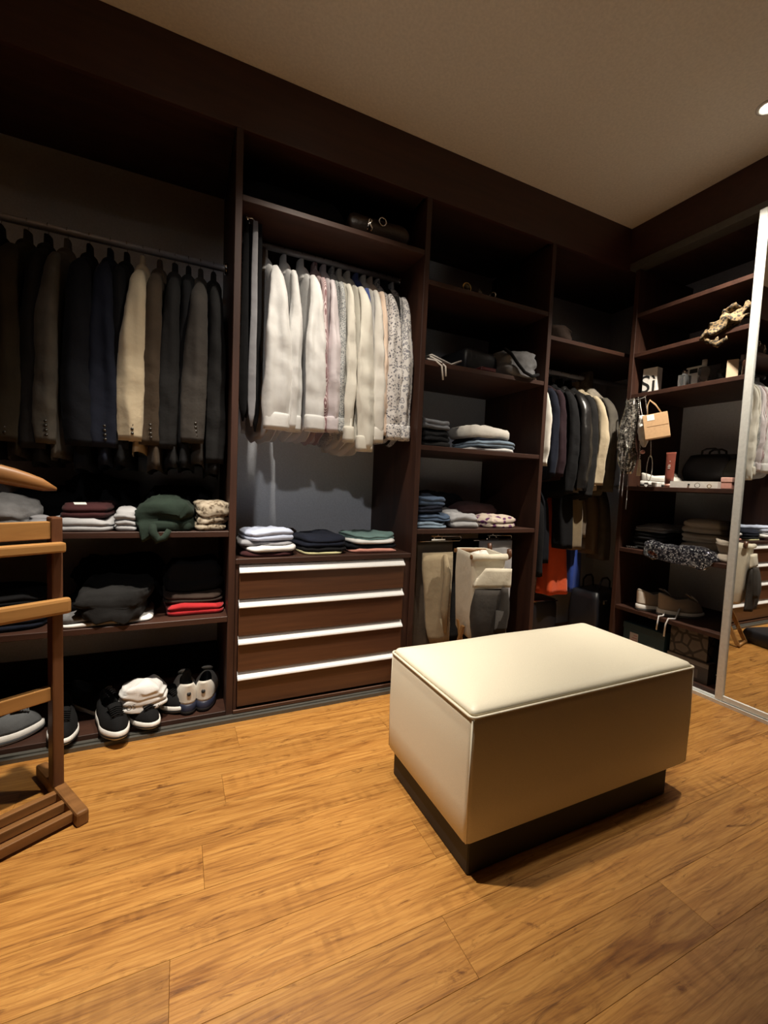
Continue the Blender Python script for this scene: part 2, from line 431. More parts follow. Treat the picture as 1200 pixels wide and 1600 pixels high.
# sliding door tracks
struct(MB().box((XL, -0.055, 0), (XR - 0.03, 0.0, 0.010)).box((XL, -0.055, 0.010), (XR - 0.03, -0.050, 0.016)).box((XL, -0.030, 0.010), (XR - 0.03, -0.025, 0.016)).build('trim_3', TRACK))
struct(MB().box((XR - 0.055, -2.7, 0), (XR + 0.02, -0.03, 0.008)).box((XR - 0.055, -2.7, 0.008), (XR - 0.049, -0.03, 0.018)).box((XR - 0.022, -2.7, 0.008), (XR - 0.016, -0.03, 0.018)).build('trim_4', ALUF))
struct(MB().box((XR - 0.03, -2.7, 2.435), (XR + 0.05, -0.03, 2.475)).build('trim_5', TRACK, bevel=0.001))
# dark skirting at the back of the left bay
struct(box('baseboard_back', (XL, YB - 0.014, 0.03), (X1 - 0.014, YB, 0.16), plain('black_skirting', (0.010, 0.008, 0.008), 0.5)))

# ------------------------------------------------------------------ lamps
for i, (lx, ly, W, cone, lab, tilt) in enumerate(LAMPS):
    t = thing('ceiling_spotlight', lab, 'ceiling lamp', (lx, ly, H))
    MB().lathe([(0.028, 0.0), (0.045, 0.0), (0.045, -0.004), (0.038, -0.008), (0.030, -0.006), (0.028, 0.0)], 28).build('trim_ring', ALUF, t, True)
    MB().lathe([(0.001, -0.001), (0.028, -0.001), (0.026, -0.007), (0.016, -0.011), (0.001, -0.012)], 24).build('lens', emit('lamp_glow', (1.0, 0.88, 0.72), 14.0), t, True)
    ld = bpy.data.lights.new('lamp_bulb', 'SPOT')
    ld.energy = W; ld.color = LAMPCOL; ld.spot_size = math.radians(cone); ld.spot_blend = 1.0; ld.shadow_soft_size = 0.03
    lo = bpy.data.objects.new('lamp_bulb', ld); link(lo, t); lo.location = (0, 0, -0.022)
    if tilt is None:  # the added fill lamp, turned towards the shirt bay
        aim = Vector((0.66, 0.40, 0.85)) - Vector((lx, ly, H - 0.03))
        lo.rotation_euler = aim.to_track_quat('-Z', 'Y').to_euler(); lo.location = (0, 0, -0.03); ld.shadow_soft_size = 0.07; ld.color = (1.0, 0.97, 0.94)
    else:
        lo.rotation_euler = (math.radians(tilt[0]), math.radians(tilt[1]), 0)

# ------------------------------------------------------------------ wardrobe units
PT = 0.014
def shelf(parent, x0, x1, z, y0=0.004, y1=YB, th=0.024, name='shelf'):
    return box(name, (x0, y0, z - th), (x1, y1, z), WENGE, parent)
def upright(parent, x, z0=0.0, z1=2.457, y0=0.0, y1=YB):
    return box('side_panel', (x - PT, y0, z0), (x + PT, y1, z1), WENGEV, parent)
def rod(parent, p0, p1, r=0.015):
    o = MB().tube([p0, p1], r, 14).build('hanging_rod', RODM, parent, True)
    d = (Vector(p1) - Vector(p0)).normalized()
    for p, s in ((Vector(p0), 1), (Vector(p1), -1)):
        MB().tube([p, p + d * s * 0.014], r * 1.75, 16).build('rod_bracket', CHROME, parent, True)
    return o

ua = thing('wardrobe_bay', 'dark wenge wardrobe bay with one rod of jackets above two shelves', 'wardrobe', (0, 0, 0))
upright(ua, X1); upright(ua, -1.60)
box('top_panel', (-1.60 + PT, 0.0225, 2.470), (X1 - PT, YB, 2.494), WENGE, ua)
shelf(ua, -1.60 + PT, X1 - PT, 0.820); shelf(ua, -1.60 + PT, X1 - PT, 0.450)
box('base_panel', (-1.60 + PT, 0.004, 0.0), (X1 - PT, YB - 0.015, 0.028), WENGE, ua)
rod(ua, (-1.60 + PT, 0.29, 2.02), (X1 - PT, 0.29, 2.02))

ub = thing('wardrobe_bay', 'dark wenge wardrobe bay with shirts on a rod above the drawers', 'wardrobe', (0, 0, 0))
upright(ub, X2)
box('top_panel', (X1 + PT, 0.0225, 2.470), (X2 - PT, YB, 2.494), WENGE, ub)
shelf(ub, X1 + PT, X2 - PT, 2.208)
rod(ub, (X1 + PT, 0.27, 2.160), (X2 - PT, 0.27, 2.160))

uc = thing('wardrobe_bay', 'dark wenge wardrobe bay of four open shelves with trousers hanging below', 'wardrobe', (0, 0, 0))
upright(uc, X3)
box('top_panel', (X2 + PT, 0.0225, 2.470), (X3 - PT, YB, 2.494), WENGE, uc)
for z in (2.075, 1.682, 1.256, 0.822):
    shelf(uc, X2 + PT, X3 - PT, z)
box('base_panel', (X2 + PT, 0.004, 0.0), (X3 - PT, YB, 0.045), WENGE, uc)

ud = thing('wardrobe_bay', 'dark wenge corner wardrobe bay packed with coats under a high shelf', 'wardrobe', (0, 0, 0))
box('top_panel', (X3 + PT, 0.0225, 2.470), (XW, YB, 2.494), WENGE, ud)
shelf(ud, X3 + PT, XW, 1.950)
rod(ud, (X3 + PT, 0.27, 1.835), (XW, 0.27, 1.835))

ue = thing('wardrobe_bay', 'dark wenge shelving bay beside the mirror door holding perfume and sweaters', 'wardrobe', (0, 0, 0))
def ushelf(z, th=0.024): return box('shelf', (XR + 0.004, -1.30, z - th), (XW, -0.078, z), WENGE, ue)
box('side_panel', (XR, -0.078, 0.0), (XW, -0.050, 2.435), WENGEV, ue)
box('side_panel', (XR, -1.328, 0.0), (XW, -1.300, 2.435), WENGEV, ue)
for z in (2.165, 1.922, 1.672, 1.098, 0.708, 0.336): ushelf(z)
box('base_panel', (XR + 0.021, -1.30, 0.0), (XW, -0.078, 0.03), WENGE, ue)
box('top_panel', (XR + 0.023, -1.328, 2.476), (XW, -0.0, 2.494), WENGE, ue)

# chest of four drawers
ch = thing('drawer_chest', 'built-in chest of four brown drawers with long aluminium grips', 'drawers', (X1 + PT, 0, 0))
cw = X2 - X1 - 2 * PT
box('chest_top', (0.001, 0.002, 0.676), (cw - 0.001, YB - 0.001, 0.699), WENGE, ch)
box('side_panel', (0.001, 0.010, 0.020), (0.016, YB - 0.001, 0.6755), WENGEV, ch)
box('side_panel', (cw - 0.036, 0.010, 0.020), (cw - 0.001, YB - 0.001, 0.6755), WENGEV, ch)
box('plinth', (0.001, 0.002, 0.0), (cw - 0.001, YB - 0.001, 0.0195), WENGE, ch)
box('plinth_moulding', (0.001, -0.006, 0.012), (cw - 0.001, 0.0015, 0.028), FRONTW, ch)
zs = [0.672, 0.518, 0.354, 0.194, 0.034]
for i in range(4):
    zt, zb = zs[i], zs[i + 1] + 0.004
    dr = MB().box((0.018, 0.002, zb), (cw - 0.038, 0.020, zt - 0.036)).build('drawer', FRONTW, ch, bevel=0.0015)
    prof = [(0.018, 0), (0.013, 0), (0.004, -0.014), (-0.010, -0.024), (-0.013, -0.030), (-0.010, -0.034), (0.018, -0.034)]
    a = [(0.018, 0.002 + py, zt - 0.001 + pz) for py, pz in prof]
    b = [(cw - 0.038, 0.002 + py, zt - 0.001 + pz) for py, pz in prof]
    m = MB(); m.v = a + b; n = len(a)
    m.f = [tuple(range(n)), tuple(reversed(range(n, 2 * n)))] + [(k, (k + 1) % n, n + (k + 1) % n, n + k) for k in range(n)]
    m.build('handle', ALU, dr)

# mirrored sliding door
sd = thing('mirror_door', 'tall sliding mirror door with satin aluminium frame', 'door', (XR - 0.034, 0, 0))
DY0, DY1 = -0.712, -1.75
box('frame_stile', (-0.016, DY0 - 0.034, 0.019), (0.012, DY0, 2.434), ALUF, sd, 0.003)
box('frame_stile', (-0.016, DY1, 0.019), (0.012, DY1 + 0.034, 2.434), ALUF, sd, 0.003)
box('frame_rail', (-0.010, DY1 + 0.034, 0.019), (0.010, DY0 - 0.034, 0.047), ALUF, sd, 0.002)
box('frame_rail', (-0.010, DY1 + 0.034, 2.406), (0.010, DY0 - 0.034, 2.434), ALUF, sd, 0.002)
mm, nt, N, L, B = nodes('mirror_glass')
B.inputs['Base Color'].default_value = (0.80, 0.81, 0.80, 1); B.inputs['Metallic'].default_value = 1; B.inputs['Roughness'].default_value = 0.015
box('mirror_pane', (-0.004, DY1 + 0.034, 0.047), (0.004, DY0 - 0.034, 2.406), mm, sd, 0)

# ------------------------------------------------------------------ ottoman
ot = thing('ottoman', 'large cream leather ottoman with piped top on dark base', 'ottoman', (1.172, -0.828, 0))
hx, hy = 0.478, 0.238
def rrect(hx, hy, r, n=6):
    P = []
    for cx, cy, a0 in ((hx - r, hy - r, 0), (-hx + r, hy - r, PI / 2), (-hx + r, -hy + r, PI), (hx - r, -hy + r, 1.5 * PI)):
        for k in range(n + 1):
            a = a0 + PI / 2 * k / n
            P.append((cx + r * math.cos(a), cy + r * math.sin(a)))
    return P
def ring2(hx, hy, r, z, n=6): return [(x, y, z) for x, y in rrect(hx, hy, r, n)]
def edge_sub(P, m=6):
    Q = []
    for i in range(len(P)):
        a, b = Vector(P[i]), Vector(P[(i + 1) % len(P)])
        k = m if (i + 1) % (len(P) // 4) == 0 else 1
        for j in range(k): Q.append(tuple(a + (b - a) * j / k))
    return Q
R = []
for z, ins in ((0.108, 0.012), (0.100, 0.004), (0.106, 0.0), (0.20, -0.003), (0.32, -0.004), (0.43, -0.001), (0.448, 0.002), (0.451, 0.006)):
    R.append(edge_sub(ring2(hx - ins, hy - ins, 0.016, z)))
MB().rings(R).build('upholstered_body', LEATHER, ot, True)
R = []
for z, ins in ((0.452, 0.006), (0.458, 0.004), (0.466, 0.010), (0.474, 0.03), (0.479, 0.07), (0.482, 0.12), (0.484, 0.18), (0.485, 0.225)):
    R.append([(x, y, zz + 0.003 * nz((x, y, 0), 5, 2)) for x, y, zz in edge_sub(ring2(hx - ins, hy - ins, max(0.004, 0.016 - ins * 0.05), z))])
MB().rings(R).build('seat_top', LEATHER, ot, True)
P = edge_sub(ring2(hx + 0.001, hy + 0.001, 0.016, 0.4515))
MB().tube(P + [P[0], P[1]], 0.0038, 8, False).build('piping', PIPING, ot, True)
for sx in (-1, 1):
    for sy in (-1, 1):
        q = 1 / math.sqrt(2); cx, cy = sx * (hx - 0.0035), sy * (hy - 0.0035)
        MB().tube([(cx, cy, 0.106), (cx + sx * 0.002, cy + sy * 0.002, 0.28), (cx, cy, 0.446)], 0.0026, 6).build('corner_seam', PIPING, ot, True)
MB().box((-hx + 0.020, -hy + 0.012, 0.0), (hx - 0.09, hy - 0.012, 0.1)).build('base', ESPRESSO, ot, bevel=0.004)

# ------------------------------------------------------------------ cloth builders
def ell(cx, cy, cz, ax, ay, n, rot=0.0, e=0.8):
    P = []
    c, s = math.cos(rot), math.sin(rot)
    for k in range(n):
        a = 2 * PI * k / n
        x = ax * math.copysign(abs(math.cos(a)) ** e, math.cos(a)); y = ay * math.copysign(abs(math.sin(a)) ** e, math.sin(a))
        P.append((cx + c * x - s * y, cy + s * x + c * y, cz))
    return P

def loft_rows(rows, m):
    """smooth interpolation of (cx,cy,cz,ax,ay,rot) rows"""
    out = []
    for i in range(len(rows) - 1):
        a, b = rows[i], rows[i + 1]
        k = max(1, int(m * abs(b[2] - a[2]) + 0.5))
        for j in range(k):
            t = j / k
            out.append(tuple(a[q] + (b[q] - a[q]) * t for q in range(6)))
    out.append(rows[-1])
    for _ in range(2):
        out = [out[0]] + [tuple((out[i - 1][q] + 2 * out[i][q] + out[i + 1][q]) / 4 for q in range(6)) for i in range(1, len(out) - 1)] + [out[-1]]
    return out

def cloth(rows, n=26, seed=0.0, pleat=0.0, kp=5, amp=0.006, m=26, hollow=True, fine=0.0025, e=0.8, fold=0.0, tail=0.0):
    rows = loft_rows(rows, m)
    R = []; T = len(rows) - 1
    zt, zb = rows[0][2], rows[-1][2]
    for j, (cx, cy, cz, ax, ay, rot) in enumerate(rows):
        t = j / max(1, T)
        ring = []
        for k, p in enumerate(ell(cx, cy, cz, ax, ay, n, rot, e)):
            a = 2 * PI * k / n
            d = Vector((p[0] - cx, p[1] - cy, 0))
            g = 1 + pleat * t * math.sin(kp * a + seed + 1.2 * math.sin(3 * t + seed))
            q = Vector((cx, cy, cz)) + d * g
            w = min(1, 0.25 + t * 2)
            q.x += amp * w * nz((q.x * 0.6, q.y, q.z * 0.45), 9, seed) + fine * nz(q, 34, seed)
            q.y += amp * w * nz((q.x, q.y, q.z * 0.5), 8, seed + 5)
            q.z += 0.3 * amp * nz(q, 12, seed + 9)
            if fold:
                u = math.sin(a)
                sg = 1 if u > 0 else -1
                edge = abs(u) ** 0.5
                # long hanging folds plus slanting drag folds
                f1 = nz((p[0] * 26 + 3 * sg, p[2] * 2.2 + p[0] * 7, sg * 2.0), 1.0, seed)
                f2 = nz((p[0] * 13 + p[2] * 16, p[2] * 9 - p[0] * 8, sg), 1.0, seed + 2)
                q.y += fold * w * edge * (f1 * 1.5 + f2 * 0.8)
                q.x += fold * 0.5 * w * nz((p[2] * 7, sg * (1 if math.cos(a) > 0 else 5), 0), 1.0, seed + 4)
            if tail:
                q.z -= tail * t * t * (math.cos(2 * a) * 0.5 + 0.35 * nz((q.x * 8, q.y * 8, 0), 1, seed))
            ring.append(q)
        R.append(ring)
    m = MB()
    if hollow:
        last = R[-1]; c = sum(last, Vector()) / n
        up = min(0.14, abs(zt - zb) * 0.5)
        R.append([c + (q - c) * 0.90 + Vector((0, 0, 0.003 + q.z - c.z)) * 1.0 - Vector((0, 0, (q.z - c.z) * 0.90)) for q in last])
        R.append([c + (q - c) * 0.80 + Vector((0, 0, up)) for q in last])
    m.rings(R)
    return m

HUSED = {}
HOOK = None
def hanger(x, y, zr, rz, label, group, drop=0.07):
    """wire hanger on a rod: hook and shoulder bar"""
    t = thing('clothes_hanger', label, 'hanger', (x, y, zr), rz, group)
    if 'h' not in HUSED:
        hk = []
        for k in range(11):
            a = math.radians(-60 + 240 * k / 10)
            hk.append((0, 0.017 * math.cos(a), 0.0 + 0.017 * math.sin(a)))
        hk = list(reversed(hk))
        hk = hk[::-1]
        pts = [(0, 0, -0.098), (0, 0, -0.055), (0, 0.004, -0.030)] + hk
        HUSED['h'] = MB().tube(pts, 0.0016, 6).build('hook', CHROME, t, True).data
        HUSED['b'] = MB().tube([(0, -0.175, -0.172), (0, -0.10, -0.140), (0, 0, -0.098), (0, 0.10, -0.140), (0, 0.175, -0.172)], [0.004, 0.007, 0.009, 0.007, 0.004], 8).build('shoulder_bar', BLACKP, t, True).data
    else:
        link(bpy.data.objects.new('hook', HUSED['h']), t)
        link(bpy.data.objects.new('shoulder_bar', HUSED['b']), t)
    return t

def garment(name, label, cat, group, x, y, zr, mat, length=0.82, slen=0.62, sw=0.05, sx=0.0, sy=0.0, thick=0.028, a=0.19,
            rz=0.0, seed=1.0, kind='shirt', collar=None, cuff=None, buttons=None, back=True, hang=True, hlabel=None, pleat=0.10, amp=0.006, sd=0.03):
    t = thing(name, label, cat, (x, y, zr), rz, group)
    z0 = -0.098
    rows = [(0, 0, z0, 0.020, 0.050, 0), (0, 0, z0 - 0.016, thick * 0.85, 0.085, 0), (0, 0, z0 - 0.055, thick, a - 0.030, 0), (0, 0, z0 - 0.090, thick, a, 0),
            (0, 0, z0 - 0.17, thick * 1.05, a + 0.004, 0), (0, 0, -length * 0.6, thick * 1.1, a + 0.008, 0), (0, 0, -length - 0.06, thick * 1.2, a + 0.015, 0)]
    cloth(rows, 40, seed, pleat, 4, amp, tail=0.07 if kind == 'shirt' else 0.02).build('body', mat, t, True)
    k = 0
    for s in ((-1, 1) if back else (-1,)):
        ox = sx if s < 0 else 0.0
        w = sw if s < 0 else 0.035
        yy = s * (a + 0.0)
        off = sy if s < 0 else 0.0
        tp = 0.42 if kind == 'shirt' else 0.62
        rws = [(0, yy * 0.86, z0 - 0.060, thick * 0.50, 0.016, 0), (ox * 0.05, yy * 0.97 + off * 0.2, z0 - 0.088, w * tp, sd * 0.80, 0), (ox * 0.2, yy + s * 0.012 + off * 0.8, z0 - 0.18, w * (tp * 0.5 + 0.36), sd, 0),
               (ox * 0.55, yy + s * 0.020 + off, z0 - slen * 0.45, w * 0.92, sd * 0.95, 0), (ox * 0.85, yy + s * 0.020 + off, z0 - slen * 0.72, w * 1.03, sd * 0.85, 0),
               (ox, yy + s * 0.014 + off, z0 - slen * 0.90, w * 0.98, sd * 0.72, 0), (ox * 1.0, yy + s * 0.010 + off, z0 - slen, w * 0.86, sd * 0.62, 0)]
        fd = 0.017 if kind == 'shirt' else 0.010
        sl = cloth(rws, 34, seed + s * 3, 0.05, 3, amp * 1.2, 40, e=1.0, fold=fd if s < 0 else 0).build('sleeve', mat, t, True)
        if cuff is not None and s < 0:
            cr = [(ox, yy + s * 0.010 + off, z0 - slen + 0.066, w * 0.92 + 0.002, sd * 0.78 + 0.003, 0), (ox, yy + s * 0.012 + off, z0 - slen + 0.060, w * 0.93 + 0.004, sd * 0.80 + 0.007, 0), (ox, yy + s * 0.012 + off, z0 - slen - 0.008, w * 0.90 + 0.003, sd * 0.80 + 0.006, 0)]
            cloth(cr, 34, seed + 11, 0.0, 3, 0.002, 60, e=0.8, fold=0.0).build('cuff', cuff, sl, True)
        if buttons is not None and s < 0:
            for q in range(4):
                zb = z0 - slen + 0.030 + q * 0.017
                MB().lathe([(0.0005, 0.0), (0.0055, 0.0), (0.0055, -0.003), (0.0005, -0.003)], 10).build('button', buttons, sl, True,
                    loc=(ox + w * 0.28 - q * 0.001, yy - sd * 0.80 - 0.010 + off, zb), rot=(PI / 2, 0, 0))
    if collar is not None:
        if kind == 'shirt':
            cr = [(0, -0.01, z0 - 0.048, 0.036, 0.088, 0), (0, -0.005, z0 - 0.012, 0.034, 0.072, 0), (0, 0.004, z0 + 0.020, 0.027, 0.056, 0), (0, 0.006, z0 + 0.032, 0.016, 0.040, 0)]
            cloth(cr, 22, seed + 2, 0.03, 3, 0.002, 120).build('collar', collar, t, True)
        elif kind == 'jacket':
            cr = [(0, 0.0, z0 - 0.055, thick + 0.010, 0.090, 0), (0, 0, z0 - 0.010, 0.036, 0.070, 0), (0, 0.004, z0 + 0.018, 0.026, 0.052, 0), (0, 0.004, z0 + 0.024, 0.014, 0.036, 0)]
            cloth(cr, 22, seed + 2, 0.03, 3, 0.003, 120).build('collar', collar, t, True)
        elif kind == 'fur':
            cr = [(0, -0.02, z0 - 0.20, thick + 0.016, 0.12, 0), (0, -0.01, z0 - 0.08, thick + 0.020, 0.15, 0), (0, 0, z0 - 0.01, 0.050, 0.10, 0), (0, 0, z0 + 0.025, 0.032, 0.07, 0)]
            cloth(cr, 26, seed + 2, 0.05, 5, 0.02, 60, fine=0.012).build('fur_collar', collar, t, True)
    if hang:
        hanger(x, y, zr, rz, 'hanger holding the ' + ' '.join(label.replace(',', '').split()[:13]), group and ('hangers under ' + group))
    return t

def folded(name, label, cat, loc, w, d, h, mat, layers=2, seed=1.0, rz=0.0, amp=0.006, group=None, crown=0.25, edge=None, droop=None, taper=0.0, exp=0.35, parts=True):
    """a folded or heaped piece of cloth lying on a shelf; droop: world-y edge beyond which cloth hangs down"""
    n = 48; R = []; J = layers * 5
    def per(ins, z, sc=1.0):
        ring = []
        for k in range(n):
            a = 2 * PI * k / n
            x = (w / 2 - ins) * sc * math.copysign(abs(math.cos(a)) ** exp, math.cos(a))
            yv = (d / 2 - ins) * sc * math.copysign(abs(math.sin(a)) ** exp, math.sin(a))
            ring.append(Vector((x, yv, z)))
        return ring
    R.append(per(0.012, 0.0, 0.5)); 
    for j in range(J + 1):
        v = j / J
        g = 1 - abs(math.sin(PI * layers * v)) ** 0.5
        ins = 0.002 + min(0.010, h / layers * 0.32) * g + taper * v
        R.append(per(ins, h * v * (1 - crown)))
    top = h * (1 - crown)
    for sc in (0.93, 0.82, 0.68, 0.5, 0.3, 0.12):
        R.append(per(0.006 + taper, top + h * crown * math.sqrt(max(0, 1 - sc ** 2)), sc))
    out = []
    for ring in R:
        o2 = []
        for p in ring:
            q = p.copy()
            k = min(1.0, p.z / max(h, 1e-6) * 1.2 + 0.15)
            sd = seed
            q.x += amp * 1.9 * nz((p.x, p.y, p.z * 2.5), 6, sd) + amp * 0.8 * nz(p, 21, sd + 3)
            q.y += amp * 1.9 * nz((p.x, p.y, p.z * 2.5), 6, sd + 7) + amp * 0.8 * nz(p, 21, sd + 4)
            rid = 1 - abs(nz((p.x * 1.0, p.y * 0.8, p.z), 13, sd + 2)) * 2
            q.z += k * (amp * 1.9 * nz(p, 6, sd + 1) + amp * 0.9 * rid + amp * 0.5 * nz(p, 34, sd + 6))
            q.z = max(q.z, 0.0005)
            o2.append(q)
        out.append(o2)
    if droop is not None:
        c, s = math.cos(rz), math.sin(rz)
        ax, lim, length = droop       # axis 'y' or 'x'; local edge distance; hanging factor
        for ring in out:
            for q in ring:
                wy = loc[1] + s * q.x + c * q.y if ax == 'y' else loc[0] + c * q.x - s * q.y
                if wy < lim:
                    over = (lim - wy)
                    q.z -= over * length
                    # pull back so the flap hangs instead of sticking out
                    bk = over * 0.75
                    if ax == 'y': q.x += s * bk; q.y += c * bk
                    else: q.x += c * bk; q.y -= s * bk
    m = MB().rings(out)
    o = m.build(name, mat, None, True)
    o.location = loc; o.rotation_euler = (0, 0, rz)
    tag(o, label, cat, group)
    return o

def stack(x, y, z, items, rz=0.0):
    """pile of folded pieces; items: (name,label,cat,w,d,h,mat,layers,seed,amp,group[,dx,dy,drz])"""
    for it in items:
        name, label, cat, w, d, h, mat, lay, sd, amp, group = it[:11]
        dx, dy, dr = it[11] if len(it) > 11 else (0, 0, 0)
        folded(name, label, cat, (x + dx, y + dy, z), w, d, h, mat, lay, sd, rz + dr * 1.5, amp * 1.35, group, crown=0.25, exp=0.42)
        z += h * 0.97
    return z

# ------------------------------------------------------------------ shirts
ZS = 2.160
G = 'shirts on the rod above the drawers'
WC, CC, IC = F['white_cotton'], F['cream_cotton'], F['ivory_cotton']
SHIRTS = [
 # x, label, mat, slen, length, sw, sx, sy, rz, cuff?
 (0.352, 'white cotton shirt with broad sleeve, nearest the hanging ties', WC, 0.800, 0.84, 0.062, 0.006, -0.012, 0.16),
 (0.445, 'white shirt with rumpled narrow sleeve, second of the white shirts', WC, 0.80, 0.82, 0.036, 0.012, 0.018, 0.10),
 (0.530, 'white shirt with smooth wide sleeve and rounded cuff beside the pink striped one', WC, 0.795, 0.82, 0.050, 0.006, -0.020, 0.13),
 (0.600, 'pink and maroon finely striped shirt', PINKSTR, 0.79, 0.84, 0.026, 0.012, 0.012, 0.0),
 (0.645, 'pale lilac shirt with light cuff', F['lilac_cotton'], 0.79, 0.82, 0.030, 0.010, -0.004, 0.0),
 (0.690, 'grey micro print shirt squeezed between pale shirts', GREYDOT, 0.79, 0.84, 0.024, 0.008, 0.014, 0.0),
 (0.728, 'cream shirt with straight narrow sleeve left of the long-sleeved cream one', CC, 0.83, 0.86, 0.026, 0.008, -0.010, 0.0),
 (0.775, 'cream shirt with the longest sleeve of the row', CC, 0.870, 0.88, 0.044, 0.020, -0.026, 0.10),
 (0.822, 'royal blue shirt half hidden among cream shirts', F['royal_blue_cotton'], 0.77, 0.80, 0.026, 0.010, 0.022, 0.0),
 (0.862, 'ivory shirt right of the royal blue one', IC, 0.82, 0.84, 0.034, 0.020, -0.006, 0.04),
 (0.903, 'peach shirt beside the floral sleeve', F['peach_cotton'], 0.78, 0.80, 0.028, 0.016, 0.008, 0.0),
 (0.945, 'white shirt densely printed with dark flowers', FLORAL, 0.80, 0.80, 0.044, 0.026, -0.018, 0.03),
 (0.990, 'dark charcoal shirt hanging behind the patterned sleeves', F['charcoal_wool'], 0.74, 0.80, 0.024, 0.000, 0.030, 0.0),
 (1.028, 'white shirt printed with grey medallions, last before the shelves', MEDAL, 0.80, 0.80, 0.036, 0.004, -0.014, 0.0),
]
for i, (x, lab, mat, slen, ln, sw, sx, sy, rz) in enumerate(SHIRTS):
    garment('dress_shirt', lab, 'shirt', G, x, 0.27, ZS, mat, ln, slen - 0.02, sw, sx, sy, 0.022, 0.185, rz, 1.3 + i * 2.1, 'shirt', mat, mat,
            hlabel='thin metal hanger hook on the shirt rod')

# ------------------------------------------------------------------ ties on a chrome rack
tr = thing('tie_rack', 'chrome pull-out tie rack on the wardrobe side panel', 'rack', (X1 + PT, 0.10, 2.165))
MB().tube([(0.002, 0.02, 0.055), (0.018, 0.0, 0.055), (0.022, -0.01, 0.02), (0.03, -0.02, 0.0), (0.055, 0.06, 0.0), (0.085, 0.16, 0.0)], 0.004, 8).build('rack_arm', CHROME, tr, True)
MB().tube([(0.022, -0.01, 0.0), (0.050, -0.015, 0.004), (0.095, 0.04, 0.004)], 0.0035, 8).build('rack_arm', CHROME, tr, True)
MB().lathe([(0.001, 0), (0.018, 0), (0.018, 0.005), (0.001, 0.005)], 16).build('mount_plate', CHROME, tr, True, loc=(0.001, 0.02, 0.055), rot=(0, PI / 2, 0))
TIE = [(0.250, 0.10, 0.024, F['black_wool'], 0.86, 'black tie nearest the side panel on the tie rack'),
       (0.268, 0.13, 0.022, F['midnight_wool'], 0.84, 'very dark navy tie behind the black tie'),
       (0.286, 0.09, 0.020, F['grey_jersey'], 0.88, 'light grey tie hanging between dark ties'),
       (0.306, 0.105, 0.021, F['black_wool'], 0.90, 'black pointed tie next to the light grey tie')]
for i, (x, y, w, mat, ln, lab) in enumerate(TIE):
    t = thing('tie', lab, 'tie', (x, y, 2.160), -0.35, 'ties on the chrome rack')
    rows = [(0, 0, 0.002, 0.010, 0.004, 0), (0, 0, -0.05, 0.012, 0.004, 0), (0, -0.004, -ln * 0.6, w * 0.75, 0.004, 0), (0, -0.004, -ln + 0.04, w, 0.004, 0), (0, -0.004, -ln, 0.003, 0.003, 0)]
    cloth(rows, 14, i * 3.0, 0, 2, 0.003, 14, False, 0.0).build('blade', mat, t, True)
    rows = [(0, 0.012, 0.002, 0.008, 0.003, 0), (0, 0.012, -0.3, 0.011, 0.003, 0), (0, 0.012, -ln * 0.86, 0.014, 0.003, 0), (0, 0.012, -ln * 0.89, 0.002, 0.002, 0)]
    cloth(rows, 12, i * 3.0 + 1, 0, 2, 0.003, 12, False, 0.0).build('tail', mat, t, True)

# ------------------------------------------------------------------ jackets
ZJ = 2.02
G = 'jackets on the rod of the left bay'
HB = plain('dark_horn_button', (0.02, 0.015, 0.01), 0.3)
JK = [
 (-0.640, 'black jacket at the far end of the jacket row', F['black_wool'], 0.70, 0.84, 0.050, 0.0, 0.0, False),
 (-0.555, 'dark olive brown jacket near the far end of the row', F['olive_wool'], 0.78, 0.84, 0.052, -0.020, -0.018, True),
 (-0.490, 'charcoal jacket beside the dark olive one', F['charcoal_wool'], 0.80, 0.86, 0.042, -0.010, 0.0, False),
 (-0.425, 'grey tweed jacket with narrow pale sleeve', F['grey_tweed'], 0.78, 0.84, 0.038, -0.022, -0.020, True),
 (-0.350, 'midnight blue suit jacket right of the grey tweed one', F['midnight_wool'], 0.78, 0.88, 0.058, 0.0, -0.014, False),
 (-0.275, 'navy suit jacket in the middle of the jacket row', F['navy_cloth'], 0.78, 0.86, 0.050, 0.0, -0.006, True),
 (-0.215, 'black blazer just left of the cream jacket', F['black_wool'], 0.78, 0.86, 0.040, 0.0, 0.014, False),
 (-0.155, 'cream linen jacket with buttoned cuff', F['cream_linen'], 0.75, 0.80, 0.046, -0.030, -0.018, True),
 (-0.090, 'dark brown wool blazer directly right of the cream jacket', F['brown_wool'], 0.76, 0.87, 0.044, -0.020, 0.000, True),
 (-0.030, 'charcoal blazer between brown and grey blazers', F['charcoal_wool'], 0.77, 0.86, 0.042, -0.020, 0.006, False),
 (0.025, 'black blazer behind the grey-brown sleeve', F['black_wool'], 0.76, 0.86, 0.032, 0.0, 0.024, False),
 (0.075, 'grey-brown blazer with a row of cuff buttons', F['grey_brown_wool'], 0.74, 0.84, 0.050, -0.020, -0.018, True),
 (0.130, 'dark grey-brown coat last before the side panel', F['charcoal_wool'], 0.82, 0.88, 0.040, 0.008, 0.010, False),
]
for i, (x, lab, mat, slen, ln, sw, sx, sy, bt) in enumerate(JK):
    garment('blazer', lab, 'jacket', G, x, 0.29, ZJ, mat, ln + 0.03, slen - 0.005, sw, sx, sy, 0.027, 0.19, random.uniform(-0.05, 0.05), 2.7 + i * 1.9, 'jacket', mat, None,
            HB if bt else None, hlabel='dark hanger hook on the jacket rod', pleat=0.06, sd=0.034)

